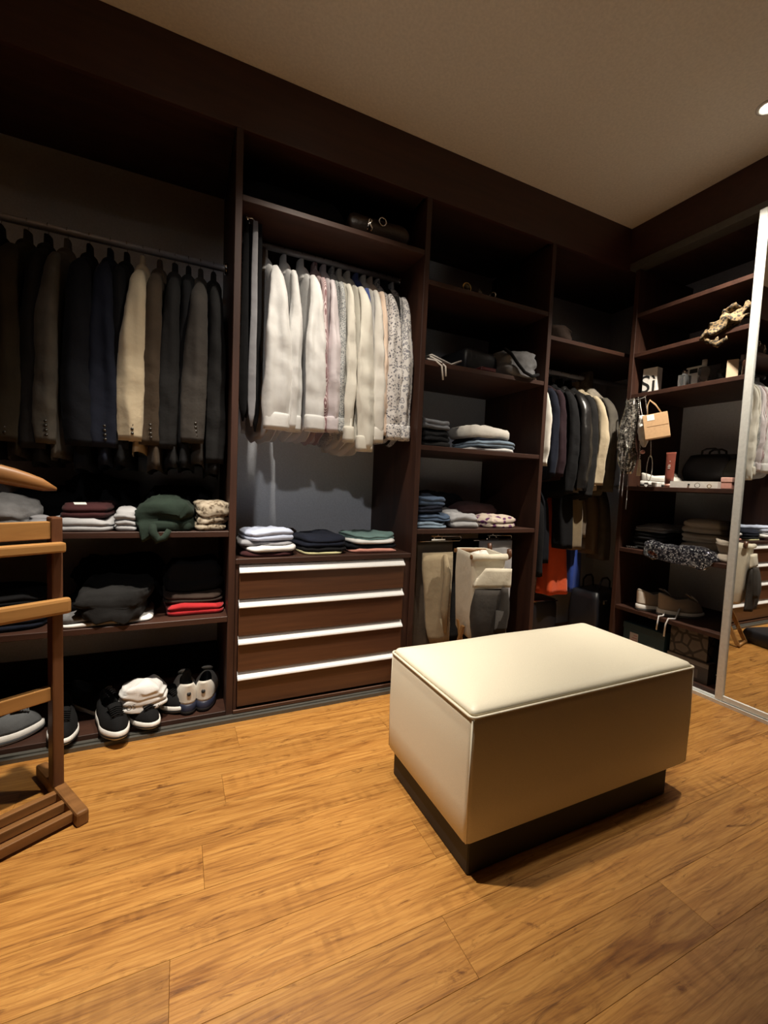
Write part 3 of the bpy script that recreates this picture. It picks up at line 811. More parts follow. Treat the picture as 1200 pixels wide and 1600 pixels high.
# ------------------------------------------------------------------ corner bay clothes
ZC = 1.835
G = 'coats in the corner bay'
CK = [
 (2.025, 'off-white blouse first in the corner bay', 'blouse', F['ivory_cotton'], 0.56, 0.62, 0.036, 0.0, -0.02, 'shirt', 0.024),
 (2.100, 'navy jacket beside the off-white blouse', 'jacket', F['navy_cloth'], 0.62, 0.66, 0.034, 0.01, -0.01, 'jacket', 0.024),
 (2.170, 'dark plum cardigan in the corner bay', 'cardigan', F['plum_dark'], 0.62, 0.66, 0.032, 0.01, 0.0, 'jacket', 0.024),
 (2.250, 'plain black jacket left of the leather jacket', 'jacket', F['black_wool'], 0.72, 0.76, 0.040, 0.01, -0.02, 'jacket', 0.028),
 (2.345, 'shiny black leather jacket in the corner bay', 'leather_jacket', LEATHERJ, 0.70, 0.74, 0.058, 0.012, -0.03, 'jacket', 0.034),
 (2.430, 'charcoal coat right of the leather jacket', 'coat', F['charcoal_wool'], 0.74, 0.78, 0.040, 0.01, -0.01, 'jacket', 0.030),
 (2.500, 'cream open coat between the leather jacket and the fur-collared coat', 'coat', F['cream_linen'], 0.66, 0.72, 0.030, 0.010, -0.025, 'jacket', 0.026),
 (2.590, 'grey coat with shaggy fur collar', 'coat', F['grey_tweed'], 0.70, 0.74, 0.048, 0.010, -0.03, 'fur', 0.034),
]
for i, (x, lab, nm, mat, slen, ln, sw, sx, sy, kind, th) in enumerate(CK):
    garment(nm, lab, nm.replace('_', ' ').split()[-1], G, x - 0.04, 0.27, ZC, mat, ln, slen - 0.02, sw, sx, sy, th, 0.19, 0.0, 4.1 + i * 1.7, kind, FUR if kind == 'fur' else mat, None, None,
            hlabel='hanger hook on the corner bay rod', sd=0.034)

def panel(name, label, cat, x, y, ztop, rows, mat, seed, group=None, pleat=0.08, amp=0.008, rz=0.0, kp=5):
    """cloth that hangs straight from its top edge; rows (cx,cy,-drop,hx,hy)"""
    t = thing(name, label, cat, (x, y, ztop), rz, group)
    cloth([(r[0], r[1], r[2], r[3], r[4], 0) for r in rows], 28, seed, pleat, kp, amp).build('cloth', mat, t, True)
    return t
# lower hanging row of the corner bay: rod and pieces
rod(ud, (X3 + PT, 0.36, 1.10), (XW, 0.36, 1.10), 0.010)
LOW = [
 (2.030, 0.22, 'sand_print_dress', 'sandy speckled dress hanging along the corner bay side panel', 'dress', CAMO, 1.04, 0.60, 0.030, 0.08),
 (2.105, 0.24, 'black_trousers', 'black trousers left of the taupe pair', 'trousers', F['black_wool'], 1.05, 0.56, 0.040, 0.09),
 (2.180, 0.30, 'dark_dress', 'long black dress behind the black trousers', 'dress', F['midnight_wool'], 1.05, 0.48, 0.038, 0.12),
 (2.262, 0.19, 'black_skirt', 'black skirt hiding the top of the orange red dress', 'skirt', F['black_wool'], 1.12, 0.45, 0.062, 0.06),
 (2.330, 0.20, 'khaki_trousers', 'khaki trousers slanting over the red and blue pieces', 'trousers', F['khaki_chino'], 1.12, 0.46, 0.068, 0.06),
 (2.420, 0.24, 'taupe_trousers', 'narrow taupe trousers right of the khaki pair', 'trousers', F['taupe_chino'], 1.08, 0.34, 0.036, 0.07),
 (2.530, 0.24, 'brown_trousers', 'dark brown trousers right of the blue satin', 'trousers', F['taupe_chino'], 1.08, 0.46, 0.046, 0.08),
 (2.625, 0.22, 'grey_trousers', 'grey brown trousers with pale hem near the right panel', 'trousers', F['grey_tweed'], 1.06, 0.48, 0.050, 0.08),
]
for i, (x, y, nm, lab, cat, mat, zt, ln, w, dpt) in enumerate(LOW):
    t = panel(nm.split('_', 1)[1] if nm != 'sand_print_dress' else 'dress', lab, cat, x + (0.08 if x > 2.3 else 0.05 if x > 2.2 else 0.0), y, zt,
          [(0, 0, 0, w * 0.9, dpt * 0.5), (0, 0, -0.08, w, dpt), (0.01, -0.01, -ln * 0.6, w * 1.02, dpt), (0.012, -0.012, -ln, w * 0.92, dpt)], mat, 9 + i * 1.3, 'clothes hung low in the corner bay')
    MB().tube([(0, 0, 0.0), (0, (0.36 - y) * 0.5, 0.02), (0, 0.36 - y, 0.012)], 0.003, 6).build('hanging_loop', CHROME, t, True)
panel('dress', 'bright orange red dress glowing low in the corner bay', 'dress', 2.375, 0.30, 1.09,
      [(0, 0, 0, 0.04, 0.03), (0, 0, -0.2, 0.07, 0.05), (0.01, 0, -0.45, 0.095, 0.06), (0.02, 0, -0.76, 0.11, 0.07)], F['orange_cotton'], 31.0, 'clothes hung low in the corner bay', 0.14)
panel('dress', 'royal blue satin dress reaching near the floor', 'dress', 2.590, 0.32, 1.09,
      [(0, 0, 0, 0.03, 0.03), (0, 0, -0.2, 0.05, 0.05), (0, 0, -0.45, 0.055, 0.06), (0, 0, -0.76, 0.06, 0.06)], F['blue_satin'], 33.0, 'clothes hung low in the corner bay', 0.14)
panel('dress', 'mustard yellow dress peeking beside the orange red one', 'dress', 2.235, 0.40, 1.09,
      [(0, 0, 0, 0.03, 0.03), (0, 0, -0.2, 0.05, 0.05), (0, 0, -0.45, 0.055, 0.05), (0, 0, -0.62, 0.06, 0.05)], F['mustard_cloth'], 35.0, 'clothes hung low in the corner bay', 0.14)

# black bags on the floor of the corner
def soft_box(name, label, cat, loc, w, d, h, mat, rz=0.0, seed=1.0, bulge=0.012, group=None, amp=0.004, handles=None, hm=None):
    t = thing(name, label, cat, loc, rz, group)
    R = []
    for j in range(9):
        v = j / 8
        g = bulge * math.sin(PI * v)
        R.append([Vector(p) + Vector((amp * nz(p, 9, seed), amp * nz(p, 9, seed + 4), amp * nz(p, 9, seed + 8) if 0 < j else 0)) for p in edge_sub(ring2(w / 2 + g - 0.004 * (j in (0, 8)), d / 2 + g - 0.004 * (j in (0, 8)), 0.02, h * v, 4), 5)])
    for s in (0.8, 0.5, 0.2):
        R.append([(p.x * s, p.y * s, h + 0.010 * math.sqrt(1 - s * s)) for p in R[8]])
    MB().rings(R).build('bag_body', mat, t, True)
    if handles:
        for s in (-1, 1):
            hh = handles
            pts = [(-w * 0.22, s * d * 0.3, h - 0.005), (-w * 0.2, s * d * 0.32, h + hh * 0.7), (-w * 0.1, s * d * 0.3, h + hh), (w * 0.1, s * d * 0.3, h + hh), (w * 0.2, s * d * 0.32, h + hh * 0.7), (w * 0.22, s * d * 0.3, h - 0.005)]
            MB().tube(pts, 0.006, 8).build('handle', hm or mat, t, True)
    return t
BLKL = plain('black_grained_leather', (0.012, 0.012, 0.015), 0.4, bump=0.15, bscale=200)
bg = soft_box('tote_bag', 'black leather bag with silver clasp on the corner floor', 'bag', (2.72, 0.20, 0), 0.30, 0.20, 0.36, BLKL, 0.15, 3, handles=0.09)
MB().box((-0.10, -0.128, 0.285), (-0.07, -0.110, 0.315)).build('clasp', CHROME, bg, bevel=0.003)
sc_ = soft_box('suitcase', 'low black case lying on the corner floor under the dresses', 'case', (2.26, 0.43, 0), 0.46, 0.17, 0.27, BLKL, -0.10, 5, 0.004)
MB().tube([(-0.225, -0.092, 0.262), (0.0, -0.095, 0.266), (0.225, -0.092, 0.262)], 0.006, 8).build('edge_trim', CHROME, sc_, True)
MB().tube([(-0.225, -0.092, 0.012), (0.0, -0.095, 0.012), (0.225, -0.092, 0.012)], 0.006, 8).build('edge_trim', CHROME, sc_, True)

# ------------------------------------------------------------------ clothes on the two shelves of the left bay
G1 = 'clothes on the upper left shelf'
Z1 = 0.8205
folded('sweatshirt', 'crumpled dark grey sweatshirt with silvery sheen behind the valet hanger', 'sweatshirt', (-0.60, 0.14, Z1), 0.20, 0.24, 0.11, F['grey_marl'], 2, 3.1, 0.1, 0.016, G1)
folded('sweater', 'black sweater heap behind the wooden valet', 'sweater', (-0.51, 0.36, Z1), 0.26, 0.24, 0.15, F['black_wool'], 2, 5.2, 0, 0.016, G1)
folded('t_shirt', 'small grey shirt left of the valet post top', 'shirt', (-0.485, 0.11, Z1), 0.07, 0.12, 0.05, F['grey_jersey'], 1, 6.2, 0.2, 0.008, G1)
gt = folded('t_shirt', 'grey white shirt lying under the maroon sweater', 'shirt', (-0.335, 0.16, Z1), 0.205, 0.29, 0.052, F['light_grey_jersey'], 2, 7.0, -0.06, 0.007, G1)
ms = thing('sweater', 'maroon sweater with white label on the upper left shelf', 'sweater', (-0.330, 0.165, Z1 + 0.050), -0.06, G1)
mo = folded('folded_knit', None, None, (0, 0, 0), 0.165, 0.26, 0.052, F['maroon_knit'], 2, 8.0, 0, 0.007); mo.parent = ms
lt = MB().box((-0.020, -0.015, 0), (0.020, 0.015, 0.002)).build('label_tag', PAPERW, ms, loc=(-0.015, -0.085, 0.053), rot=(0.2, 0, 0.35))
folded('sweater', 'tall black sweater heap behind the maroon sweater', 'sweater', (-0.31, 0.41, Z1), 0.30, 0.20, 0.20, F['black_wool'], 3, 9.3, 0, 0.018, G1)
folded('t_shirt', 'rumpled light grey shirt between maroon sweater and green cloth', 'shirt', (-0.195, 0.14, Z1), 0.085, 0.25, 0.085, F['light_grey_jersey'], 3, 10.0, 0, 0.010, G1)
gr = thing('jacket', 'dark green jacket slumping over the shelf edge', 'jacket', (-0.065, 0.14, Z1), 0.0, G1)
go = folded('folded_cloth', None, None, (0, 0, 0), 0.22, 0.30, 0.125, F['forest_green'], 2, 12.0, 0, 0.017, droop=('y', -0.14, 3.0)); go.parent = gr
MB().tube([(-0.03, -0.145, 0.03), (-0.03, -0.156, 0.0), (-0.012, -0.160, -0.03), (0.012, -0.158, -0.022), (0.028, -0.152, 0.01)], [0.012, 0.016, 0.017, 0.014, 0.010], 8).build('strap', F['forest_green'], gr, True)
folded('sweater', 'black sweater heap behind the green jacket', 'sweater', (0.00, 0.41, Z1), 0.30, 0.20, 0.165, F['black_wool'], 3, 13.0, 0, 0.016, G1)
folded('scarf', 'sand coloured printed scarf bundled beside the side panel', 'scarf', (0.125, 0.12, Z1), 0.135, 0.20, 0.105, CAMO, 3, 14.0, 0.1, 0.015, G1)

G2 = 'clothes on the lower left shelf'
Z2 = 0.4505
folded('trousers', 'folded navy trousers behind the wooden valet', 'trousers', (-0.62, 0.18, Z2), 0.32, 0.30, 0.085, F['navy_cloth'], 3, 15.0, 0, 0.008, G2)
folded('shirt', 'shiny black shirt on the folded navy trousers', 'shirt', (-0.60, 0.20, Z2 + 0.083), 0.26, 0.26, 0.045, F['black_wool'], 2, 15.7, 0.1, 0.009, G2)
folded('t_shirt', 'flat white shirt peeping out under the black jacket heap', 'shirt', (-0.265, 0.165, Z2), 0.34, 0.30, 0.016, F['white_cotton'], 1, 16.0, 0.05, 0.004, G2)
folded('t_shirt', 'thin grey shirt under the black jacket heap', 'shirt', (-0.35, 0.15, Z2 + 0.016), 0.15, 0.27, 0.028, F['grey_marl'], 1, 16.5, 0.05, 0.006, G2)
folded('jacket', 'charcoal jacket heaped over the shelf edge', 'jacket', (-0.235, 0.135, Z2 + 0.020), 0.235, 0.29, 0.125, F['charcoal_wool'], 2, 17.0, -0.04, 0.018, G2, droop=('y', 0.0, 1.8))
folded('sweater', 'tall black sweater heap behind the charcoal jacket', 'sweater', (-0.25, 0.41, Z2), 0.36, 0.22, 0.205, F['black_wool'], 3, 18.0, 0, 0.018, G2)
folded('shirt', 'bright red shirt under the dark pile on the lower left shelf', 'shirt', (0.065, 0.205, Z2), 0.245, 0.30, 0.048, F['red_cotton'], 2, 19.0, 0.05, 0.006, G2)
folded('sweater', 'dark brown sweater lying on the red shirt', 'sweater', (0.060, 0.225, Z2 + 0.047), 0.245, 0.28, 0.045, F['dark_brown_knit'], 2, 20.0, 0.02, 0.007, G2)
folded('sweater', 'thick black sweater on top of the red and brown pile', 'sweater', (0.062, 0.25, Z2 + 0.091), 0.24, 0.27, 0.13, F['black_wool'], 2, 21.0, 0, 0.013, G2)

# ------------------------------------------------------------------ piles on the drawer chest
G3 = 'folded clothes on the drawer chest'
Z3 = 0.6995
stack(0.370, 0.175, Z3, [
 ('t_shirt', 'dark maroon shirt at the bottom of the pale blue pile', 'shirt', 0.255, 0.30, 0.022, F['maroon_knit'], 1, 1.0, 0.004, G3),
 ('t_shirt', 'white shirt just under the pale blue one', 'shirt', 0.235, 0.29, 0.026, F['white_cotton'], 1, 2.0, 0.004, G3, (0.010, -0.01, 0.03)),
 ('t_shirt', 'grey blue shirt in the middle of the pale blue pile', 'shirt', 0.245, 0.28, 0.024, F['grey_jersey'], 1, 3.0, 0.005, G3, (-0.008, 0.005, -0.05)),
 ('dress_shirt', 'pale blue folded shirt topping the pile nearest the ties', 'shirt', 0.225, 0.27, 0.048, F['pale_blue_cotton'], 2, 4.0, 0.007, G3, (0.004, 0.0, 0.1))])
folded('sweater', 'dark brown sweater squeezed behind the pale blue pile', 'sweater', (0.475, 0.37, Z3), 0.16, 0.20, 0.10, F['dark_brown_knit'], 3, 5.5, 0.3, 0.009, G3)
stack(0.632, 0.175, Z3, [
 ('t_shirt', 'lemon shirt at the bottom of the navy pile', 'shirt', 0.215, 0.29, 0.014, F['lemon_cotton'], 1, 6.0, 0.003, G3),
 ('t_shirt', 'black shirt under the navy shirt', 'shirt', 0.235, 0.29, 0.022, F['black_wool'], 1, 7.0, 0.004, G3, (0.0, 0.0, 0.04)),
 ('t_shirt', 'navy folded shirt on the middle pile of the drawer chest', 'shirt', 0.235, 0.29, 0.050, F['navy_cloth'], 2, 8.0, 0.006, G3, (0.0, 0.005, 0.06))])
stack(0.905, 0.185, Z3, [
 ('t_shirt', 'salmon pink shirt at the bottom of the teal pile', 'shirt', 0.265, 0.29, 0.020, F['salmon_cotton'], 1, 9.0, 0.004, G3),
 ('t_shirt', 'midnight blue shirt above the salmon one', 'shirt', 0.275, 0.28, 0.026, F['midnight_wool'], 1, 10.0, 0.005, G3, (0.0, 0.0, 0.06)),
 ('t_shirt', 'white shirt showing under the teal shirt', 'shirt', 0.255, 0.27, 0.018, F['white_cotton'], 1, 11.0, 0.004, G3, (-0.005, -0.008, 0.10)),
 ('t_shirt', 'grey green teal shirt topping the pile beside the divider', 'shirt', 0.235, 0.26, 0.034, F['teal_cotton'], 2, 12.0, 0.006, G3, (-0.005, 0.0, 0.14))])

# ------------------------------------------------------------------ shelving bay items
G4 = 'clothes on the lowest open shelf'
Z4 = 0.8225
stack(1.225, 0.165, Z4, [
 ('jeans', 'printed jeans at the bottom of the denim pile', 'jeans', 0.215, 0.28, 0.040, F['denim_light'], 2, 1.4, 0.006, G4),
 ('jeans', 'mid blue jeans in the middle of the denim pile', 'jeans', 0.215, 0.28, 0.046, F['denim_blue'], 2, 2.4, 0.007, G4, (0.01, 0, 0.05)),
 ('jeans', 'dark jeans under the top pair of the denim pile', 'jeans', 0.195, 0.27, 0.038, F['navy_cloth'], 2, 3.4, 0.007, G4, (-0.005, 0, 0)),
 ('jeans', 'blue jeans topping the denim pile', 'jeans', 0.200, 0.27, 0.046, F['denim_blue'], 2, 4.4, 0.008, G4, (0.0, 0, -0.05))])
folded('t_shirt', 'rumpled light grey shirt right of the denim pile', 'shirt', (1.450, 0.155, Z4), 0.19, 0.27, 0.085, F['light_grey_jersey'], 2, 5.4, -0.2, 0.013, G4)
folded('sweater', 'black sweater heap at the back of the lowest open shelf', 'sweater', (1.46, 0.42, Z4), 0.34, 0.20, 0.19, F['black_wool'], 3, 6.4, 0, 0.015, G4)
folded('scarf', 'cream and purple printed scarf in front of the plum sweater', 'scarf', (1.690, 0.11, Z4), 0.22, 0.18, 0.062, PURPLEPR, 2, 7.4, 0.1, 0.011, G4)
folded('sweater', 'folded plum brown sweater behind the printed scarf', 'sweater', (1.655, 0.33, Z4), 0.32, 0.24, 0.125, F['plum_knit'], 3, 8.4, 0, 0.009, G4)
G5 = 'clothes on the middle open shelf'
Z5 = 1.2565
stack(1.232, 0.20, Z5, [
 ('shirt', 'flat charcoal shirt at the bottom of the dark pile', 'shirt', 0.235, 0.30, 0.030, F['charcoal_wool'], 1, 1.8, 0.005, G5),
 ('sweater', 'black sweater in the middle of the dark pile', 'sweater', 0.225, 0.29, 0.068, F['black_wool'], 2, 2.8, 0.010, G5),
 ('sweater', 'steel grey sweater topping the dark pile', 'sweater', 0.215, 0.28, 0.050, F['steel_knit'], 2, 3.8, 0.008, G5)])
stack(1.610, 0.165, Z5, [
 ('shirt', 'printed white shirt at the bottom of the white pile', 'shirt', 0.325, 0.28, 0.020, F['white_cotton'], 1, 4.8, 0.005, G5),
 ('jeans', 'pale denim piece inside the white pile', 'jeans', 0.315, 0.28, 0.034, F['denim_light'], 2, 5.8, 0.008, G5, (0.01, 0, 0.03)),
 ('shirt', 'navy shirt under the top white cloth', 'shirt', 0.285, 0.27, 0.018, F['navy_cloth'], 1, 6.8, 0.005, G5),
 ('sweatshirt', 'off-white sweatshirt slumped over the white pile', 'sweatshirt', 0.315, 0.27, 0.050, F['ivory_cotton'], 1, 7.8, 0.013, G5, (-0.015, 0, 0.0))])
Z6 = 1.6825
cordt = thing('drawstring_cord', 'pale looped drawstring cord hanging over the shelf edge', 'cord', (1.26, 0.05, Z6))
MB().tube([(-0.10, 0.03, 0.04), (-0.06, 0.0, 0.035), (0.02, 0.02, 0.020), (0.07, 0.03, 0.025), (0.11, 0.02, 0.045), (0.10, 0.0, 0.040), (0.03, -0.01, 0.010), (-0.05, -0.01, 0.03), (-0.085, 0.0, 0.045), (-0.10, 0.03, 0.04)], 0.005, 7).build('loop', F['lace_cord'], cordt, True)
MB().tube([(-0.13, 0.0, 0.02), (-0.085, -0.04, 0.006), (-0.055, -0.056, -0.020), (-0.046, -0.060, -0.09)], 0.005, 7).build('loose_end', F['lace_cord'], cordt, True)
MB().tube([(-0.095, 0.0, 0.035), (-0.05, -0.03, 0.008), (-0.032, -0.056, -0.020), (-0.030, -0.060, -0.07)], 0.005, 7).build('loose_end', F['lace_cord'], cordt, True)
soft_box('handbag', 'black handbag lying on the shelf beside the grey tweed cap', 'bag', (1.50, 0.20, Z6), 0.22, 0.24, 0.125, BLKL, 0.1, 7, 0.012, amp=0.010)
wl = MB().box((-0.05, -0.03, 0), (0.05, 0.03, 0.022)).build('wallet', plain('dark_red_leather', (0.08, 0.012, 0.012), 0.35), None, bevel=0.004, loc=(1.515, 0.04, Z6))
tag(wl, 'small dark red wallet in front of the black handbag', 'wallet')
cp = thing('wool_garment', 'grey marl woollen garment draped over the shelf edge', 'garment', (1.742, 0.145, Z6))
o = folded('folded_cloth', None, None, (0, 0, 0), 0.26, 0.31, 0.165, F['grey_marl'], 2, 21.5, 0.05, 0.012, crown=0.3, droop=('y', -0.15, 1.5), exp=0.5); o.parent = cp
MB().tube([(-0.10, -0.10, 0.150), (-0.085, -0.142, 0.115), (-0.055, -0.166, 0.06), (-0.01, -0.172, 0.02), (0.05, -0.168, 0.006), (0.12, -0.14, 0.03)], 0.009, 8).build('black_edging', F['black_wool'], cp, True)
folded('cloth', 'thin white printed cloth under the grey woollen garment', 'cloth', (1.80, 0.08, Z6), 0.14, 0.15, 0.016, FLORAL, 1, 22.0, 0, 0.004, None)
Z7 = 2.0755
wt = thing('wrist_watch', 'round gold rimmed watch standing on the upper open shelf', 'watch', (1.365, 0.04, Z7))
GOLD = plain('gold_metal', (0.75, 0.52, 0.20), 0.2, metal=1.0)
tor = [(0.024 * math.cos(2 * PI * k / 24), 0, 0.027 + 0.024 * math.sin(2 * PI * k / 24)) for k in range(26)]
MB().tube(tor, 0.0035, 8, False).build('bezel', GOLD, wt, True)
MB().lathe([(0.0005, 0), (0.022, 0), (0.022, 0.006), (0.0005, 0.006)], 24).build('dial', plain('dark_dial', (0.05, 0.04, 0.02), 0.15, metal=0.6), wt, True, loc=(0, 0.003, 0.027), rot=(PI / 2, 0, 0))
MB().tube([(0.0, 0.006, 0.05), (0.0, 0.03, 0.055), (0.0, 0.05, 0.03), (0.0, 0.03, 0.004)], 0.006, 8).build('strap', BLKL, wt, True)
for x, lab, r in ((1.535, 'silver ring standing on the upper open shelf', 0.018),):
    tor = [(0, r * math.cos(2 * PI * k / 20), r + 0.0035 + r * math.sin(2 * PI * k / 20)) for k in range(22)]
    o = MB().tube(tor, 0.003, 8, False).build('bracelet', CHROME, None, True, loc=(x, 0.04, Z7), rot=(0, 0, 0.5)); tag(o, lab, 'bracelet')
o = MB().lathe([(0.001, 0), (0.015, 0), (0.016, 0.02), (0.011, 0.032), (0.007, 0.035), (0.007, 0.042), (0.001, 0.042)], 18).build('perfume_bottle', GLASS, None, True, loc=(1.452, 0.05, Z7)); tag(o, 'tiny glass bottle between watch and silver ring', 'bottle')
for x, nm, lab in ((1.715, 'earring', 'left one of two tiny silver studs on the upper shelf'), (1.745, 'earring', 'right one of two tiny silver studs on the upper shelf')):
    o = MB().lathe([(0.001, 0), (0.005, 0.001), (0.007, 0.006), (0.005, 0.011), (0.001, 0.012)], 12).build(nm, CHROME, None, True, loc=(x, 0.035, Z7)); tag(o, lab, 'earring', 'silver studs on the upper shelf')
folded('scarf', 'dark bundled scarf near the right end of the upper open shelf', 'scarf', (1.70, 0.12, Z7), 0.24, 0.14, 0.022, F['dark_brown_knit'], 1, 24.0, 0, 0.006)

Z8 = 2.2085
hb = soft_box('handbag', 'dark brown handbag with chrome ring and clasp on the top shelf', 'bag', (0.855, 0.13, Z8), 0.27, 0.15, 0.105, plain('dark_brown_leather', (0.035, 0.022, 0.016), 0.38, bump=0.2, bscale=90), -0.05, 9, 0.02, amp=0.012)
tor = [(0.018 * math.cos(2 * PI * k / 20), 0, 0.018 * math.sin(2 * PI * k / 20)) for k in range(22)]
MB().tube(tor, 0.0032, 8, False).build('ring', CHROME, hb, True, loc=(0.01, -0.100, 0.082))
MB().tube([(0, 0, 0.024), (0.006, -0.004, 0.008), (-0.004, -0.004, -0.004), (0.008, -0.004, -0.02), (0.004, -0.002, -0.036)], 0.0045, 8).build('clasp', CHROME, hb, True, loc=(-0.055, -0.108, 0.055))
MB().tube([(0, 0, 0.024), (-0.008, -0.004, 0.010), (-0.010, -0.004, -0.012), (-0.014, -0.002, -0.034)], 0.0035, 8).build('clasp', CHROME, hb, True, loc=(-0.055, -0.108, 0.055))
soft_box('duffel_bag', 'long midnight blue duffel bag deep on the top shelf', 'bag', (0.47, 0.30, Z8), 0.42, 0.28, 0.17, F['midnight_wool'], 0, 11, 0.03, amp=0.012)
folded('hat', 'dark brown knitted hats bunched on the corner bay shelf', 'hat', (2.06, 0.13, 1.9505), 0.22, 0.20, 0.085, F['dark_brown_knit'], 1, 25.0, 0, 0.02)
folded('scarf', 'flat black scarf on the corner bay shelf', 'scarf', (2.32, 0.14, 1.9505), 0.26, 0.20, 0.035, F['black_wool'], 1, 26.0, 0, 0.01)

# ------------------------------------------------------------------ trousers under the open shelves
def clip_hanger(label, x, y, z, w):
    t = thing('clip_hanger', label, 'hanger', (x, y, z), 0, 'clip hangers under the open shelves')
    pts = [(-w, 0, 0), (w * 0.98, 0, 0), (w * 1.04, 0, 0.006), (w * 1.05, 0, 0.018), (w, 0, 0.026), (-w * 0.3, 0, 0.028)]
    MB().tube(pts, 0.0028, 6).build('wire_bar', CHROME, t, True)
    MB().box((-0.045, -0.006, 0.004), (0.045, 0.006, 0.014)).build('clip', CHROME, t, bevel=0.002)
    for s in (-1, 1):
        MB().lathe([(0.001, 0), (0.005, 0), (0.005, 0.012), (0.001, 0.012)], 10).build('rivet', CHROME, t, True, loc=(s * 0.025, 0, 0.013))
    MB().tube([(0, 0, 0.026), (0.0, 0.0, 0.036), (0.008, 0, 0.042)], 0.0025, 6).build('hook', CHROME, t, True)
    return t
clip_hanger('chrome clip hanger holding the beige trousers', 1.285, 0.075, 0.748, 0.145)
clip_hanger('chrome clip hanger holding the white trousers', 1.660, 0.075, 0.748, 0.135)
bt = panel('trousers', 'beige chino trousers hanging from a clip hanger', 'trousers', 1.275, 0.055, 0.690,
      [(0, 0, 0, 0.098, 0.014), (0, 0, -0.05, 0.100, 0.018), (0.01, -0.005, -0.25, 0.085, 0.024), (0.02, -0.008, -0.45, 0.070, 0.026), (0.03, -0.008, -0.50, 0.055, 0.024)], F['beige_chino'], 41.0, 'trousers on clip hangers', 0.10, 0.010)
MB().tube([(0.035, -0.024, -0.01), (0.05, -0.034, -0.12), (0.035, -0.040, -0.30), (0.05, -0.036, -0.44)], [0.010, 0.020, 0.022, 0.010], 10).build('fly_fold', F['beige_chino'], bt, True)
panel('trousers', 'dark taupe trousers behind the beige pair', 'trousers', 1.275, 0.115, 0.745,
      [(0, 0, 0, 0.135, 0.016), (0, 0, -0.1, 0.140, 0.022), (0.0, 0, -0.4, 0.145, 0.026), (0.0, 0, -0.64, 0.140, 0.026)], F['taupe_chino'], 43.0, 'trousers on clip hangers', 0.08, 0.010)
panel('trousers', 'white trousers hanging above the laundry hamper', 'trousers', 1.675, 0.062, 0.745,
      [(0, 0, 0, 0.120, 0.014), (0, 0, -0.05, 0.122, 0.018), (0, 0, -0.35, 0.120, 0.022), (0, 0, -0.58, 0.112, 0.022)], F['light_grey_jersey'], 45.0, 'trousers on clip hangers', 0.08, 0.008)
panel('trousers', 'dark charcoal trousers behind the white pair', 'trousers', 1.58, 0.16, 0.745,
      [(0, 0, 0, 0.150, 0.016), (0, 0, -0.1, 0.155, 0.022), (0, 0, -0.6, 0.155, 0.026)], F['charcoal_wool'], 47.0, 'trousers on clip hangers', 0.08, 0.008)

# folding laundry hamper between ottoman and wardrobe
HS = 0.86
hp = thing('laundry_hamper', 'folding wooden laundry hamper with cream canvas behind the ottoman', 'hamper', (1.388, -0.165, 0))
for s, nm in ((-1, 'front'), (1, 'back')):
    MB().tube([(-0.112, s * 0.105, 0.715), (0.125, s * 0.105, 0.715)], 0.011, 10).build('rod', CHERRYH, hp, True)
    MB().tube([(0.118, s * 0.105, 0.712), (0.123, s * 0.105, 0.722), (0.120, s * 0.108, 0.755)], [0.012, 0.015, 0.012], 10).build('peg', CHERRY, hp, True)
for sx in (-1, 1):
    for s in (-1, 1):
        a, b = Vector((sx * 0.098, s * 0.050, 0.36)), Vector((sx * 0.098, -s * 0.115, 0.012))
        w = Vector((0.008, 0, 0)); u = Vector((0, 0.014, 0))
        off = Vector((s * 0.009, 0, 0))
        m = MB(); m.v = [tuple(p + off) for p in (a - w - u, a + w - u, a + w + u, a - w + u, b - w - u, b + w - u, b + w + u, b - w + u)]
        m.f = [(0, 1, 2, 3), (7, 6, 5, 4), (0, 4, 5, 1), (1, 5, 6, 2), (2, 6, 7, 3), (3, 7, 4, 0)]
        m.build('leg', HONEY, hp, bevel=0.002)
for s in (-1, 1):
    MB().tube([(-0.105, s * 0.115, 0.014), (0.105, s * 0.115, 0.014)], 0.010, 8).build('foot_bar', HONEY, hp, True)
def bagring(hx, hy, z): return [(x + 0.006 * nz((x, y, z), 8, 3), y + 0.006 * nz((x, y, z), 8, 6), z) for x, y, z in edge_sub(ring2(hx, hy, 0.02, z, 4), 6)]
R = [bagring(0.080, 0.085, 0.300), bagring(0.090, 0.098, 0.32), bagring(0.095, 0.106, 0.45), bagring(0.098, 0.114, 0.60), bagring(0.100, 0.119, 0.70), bagring(0.100, 0.119, 0.728), bagring(0.094, 0.112, 0.728), bagring(0.092, 0.105, 0.60), bagring(0.086, 0.095, 0.42)]
MB().rings(R).build('canvas_bag', F['canvas_cream'], hp, True)
MB().tube([(-0.104, -0.112, 0.714), (0.0, -0.113, 0.714), (0.104, -0.112, 0.718)], 0.017, 12).build('canvas_hem', F['canvas_cream'], hp, True)
folded('laundry', 'cream crumpled laundry heaped inside the canvas hamper', 'laundry', (1.388, -0.165, 0.58), 0.125, 0.14, 0.13, F['ivory_cotton'], 2, 51.0, 0, 0.02, None, exp=0.6)
lg = thing('towel', 'striped cream towel hung over the front of the hamper', 'towel', (1.364, -0.298, 0.625), -0.22)
cloth([(0.03, -0.006, 0.04, 0.070, 0.011, 0), (0.0, -0.006, -0.02, 0.095, 0.014, 0), (-0.005, -0.006, -0.05, 0.098, 0.012, 0)], 26, 53.0, 0.12, 5, 0.012, 60).build('cloth', F['canvas_cream'], lg, True)
lg2 = thing('sweatshirt', 'dark grey sweatshirt hung low on the front of the hamper', 'sweatshirt', (1.358, -0.304, 0.565), -0.22)
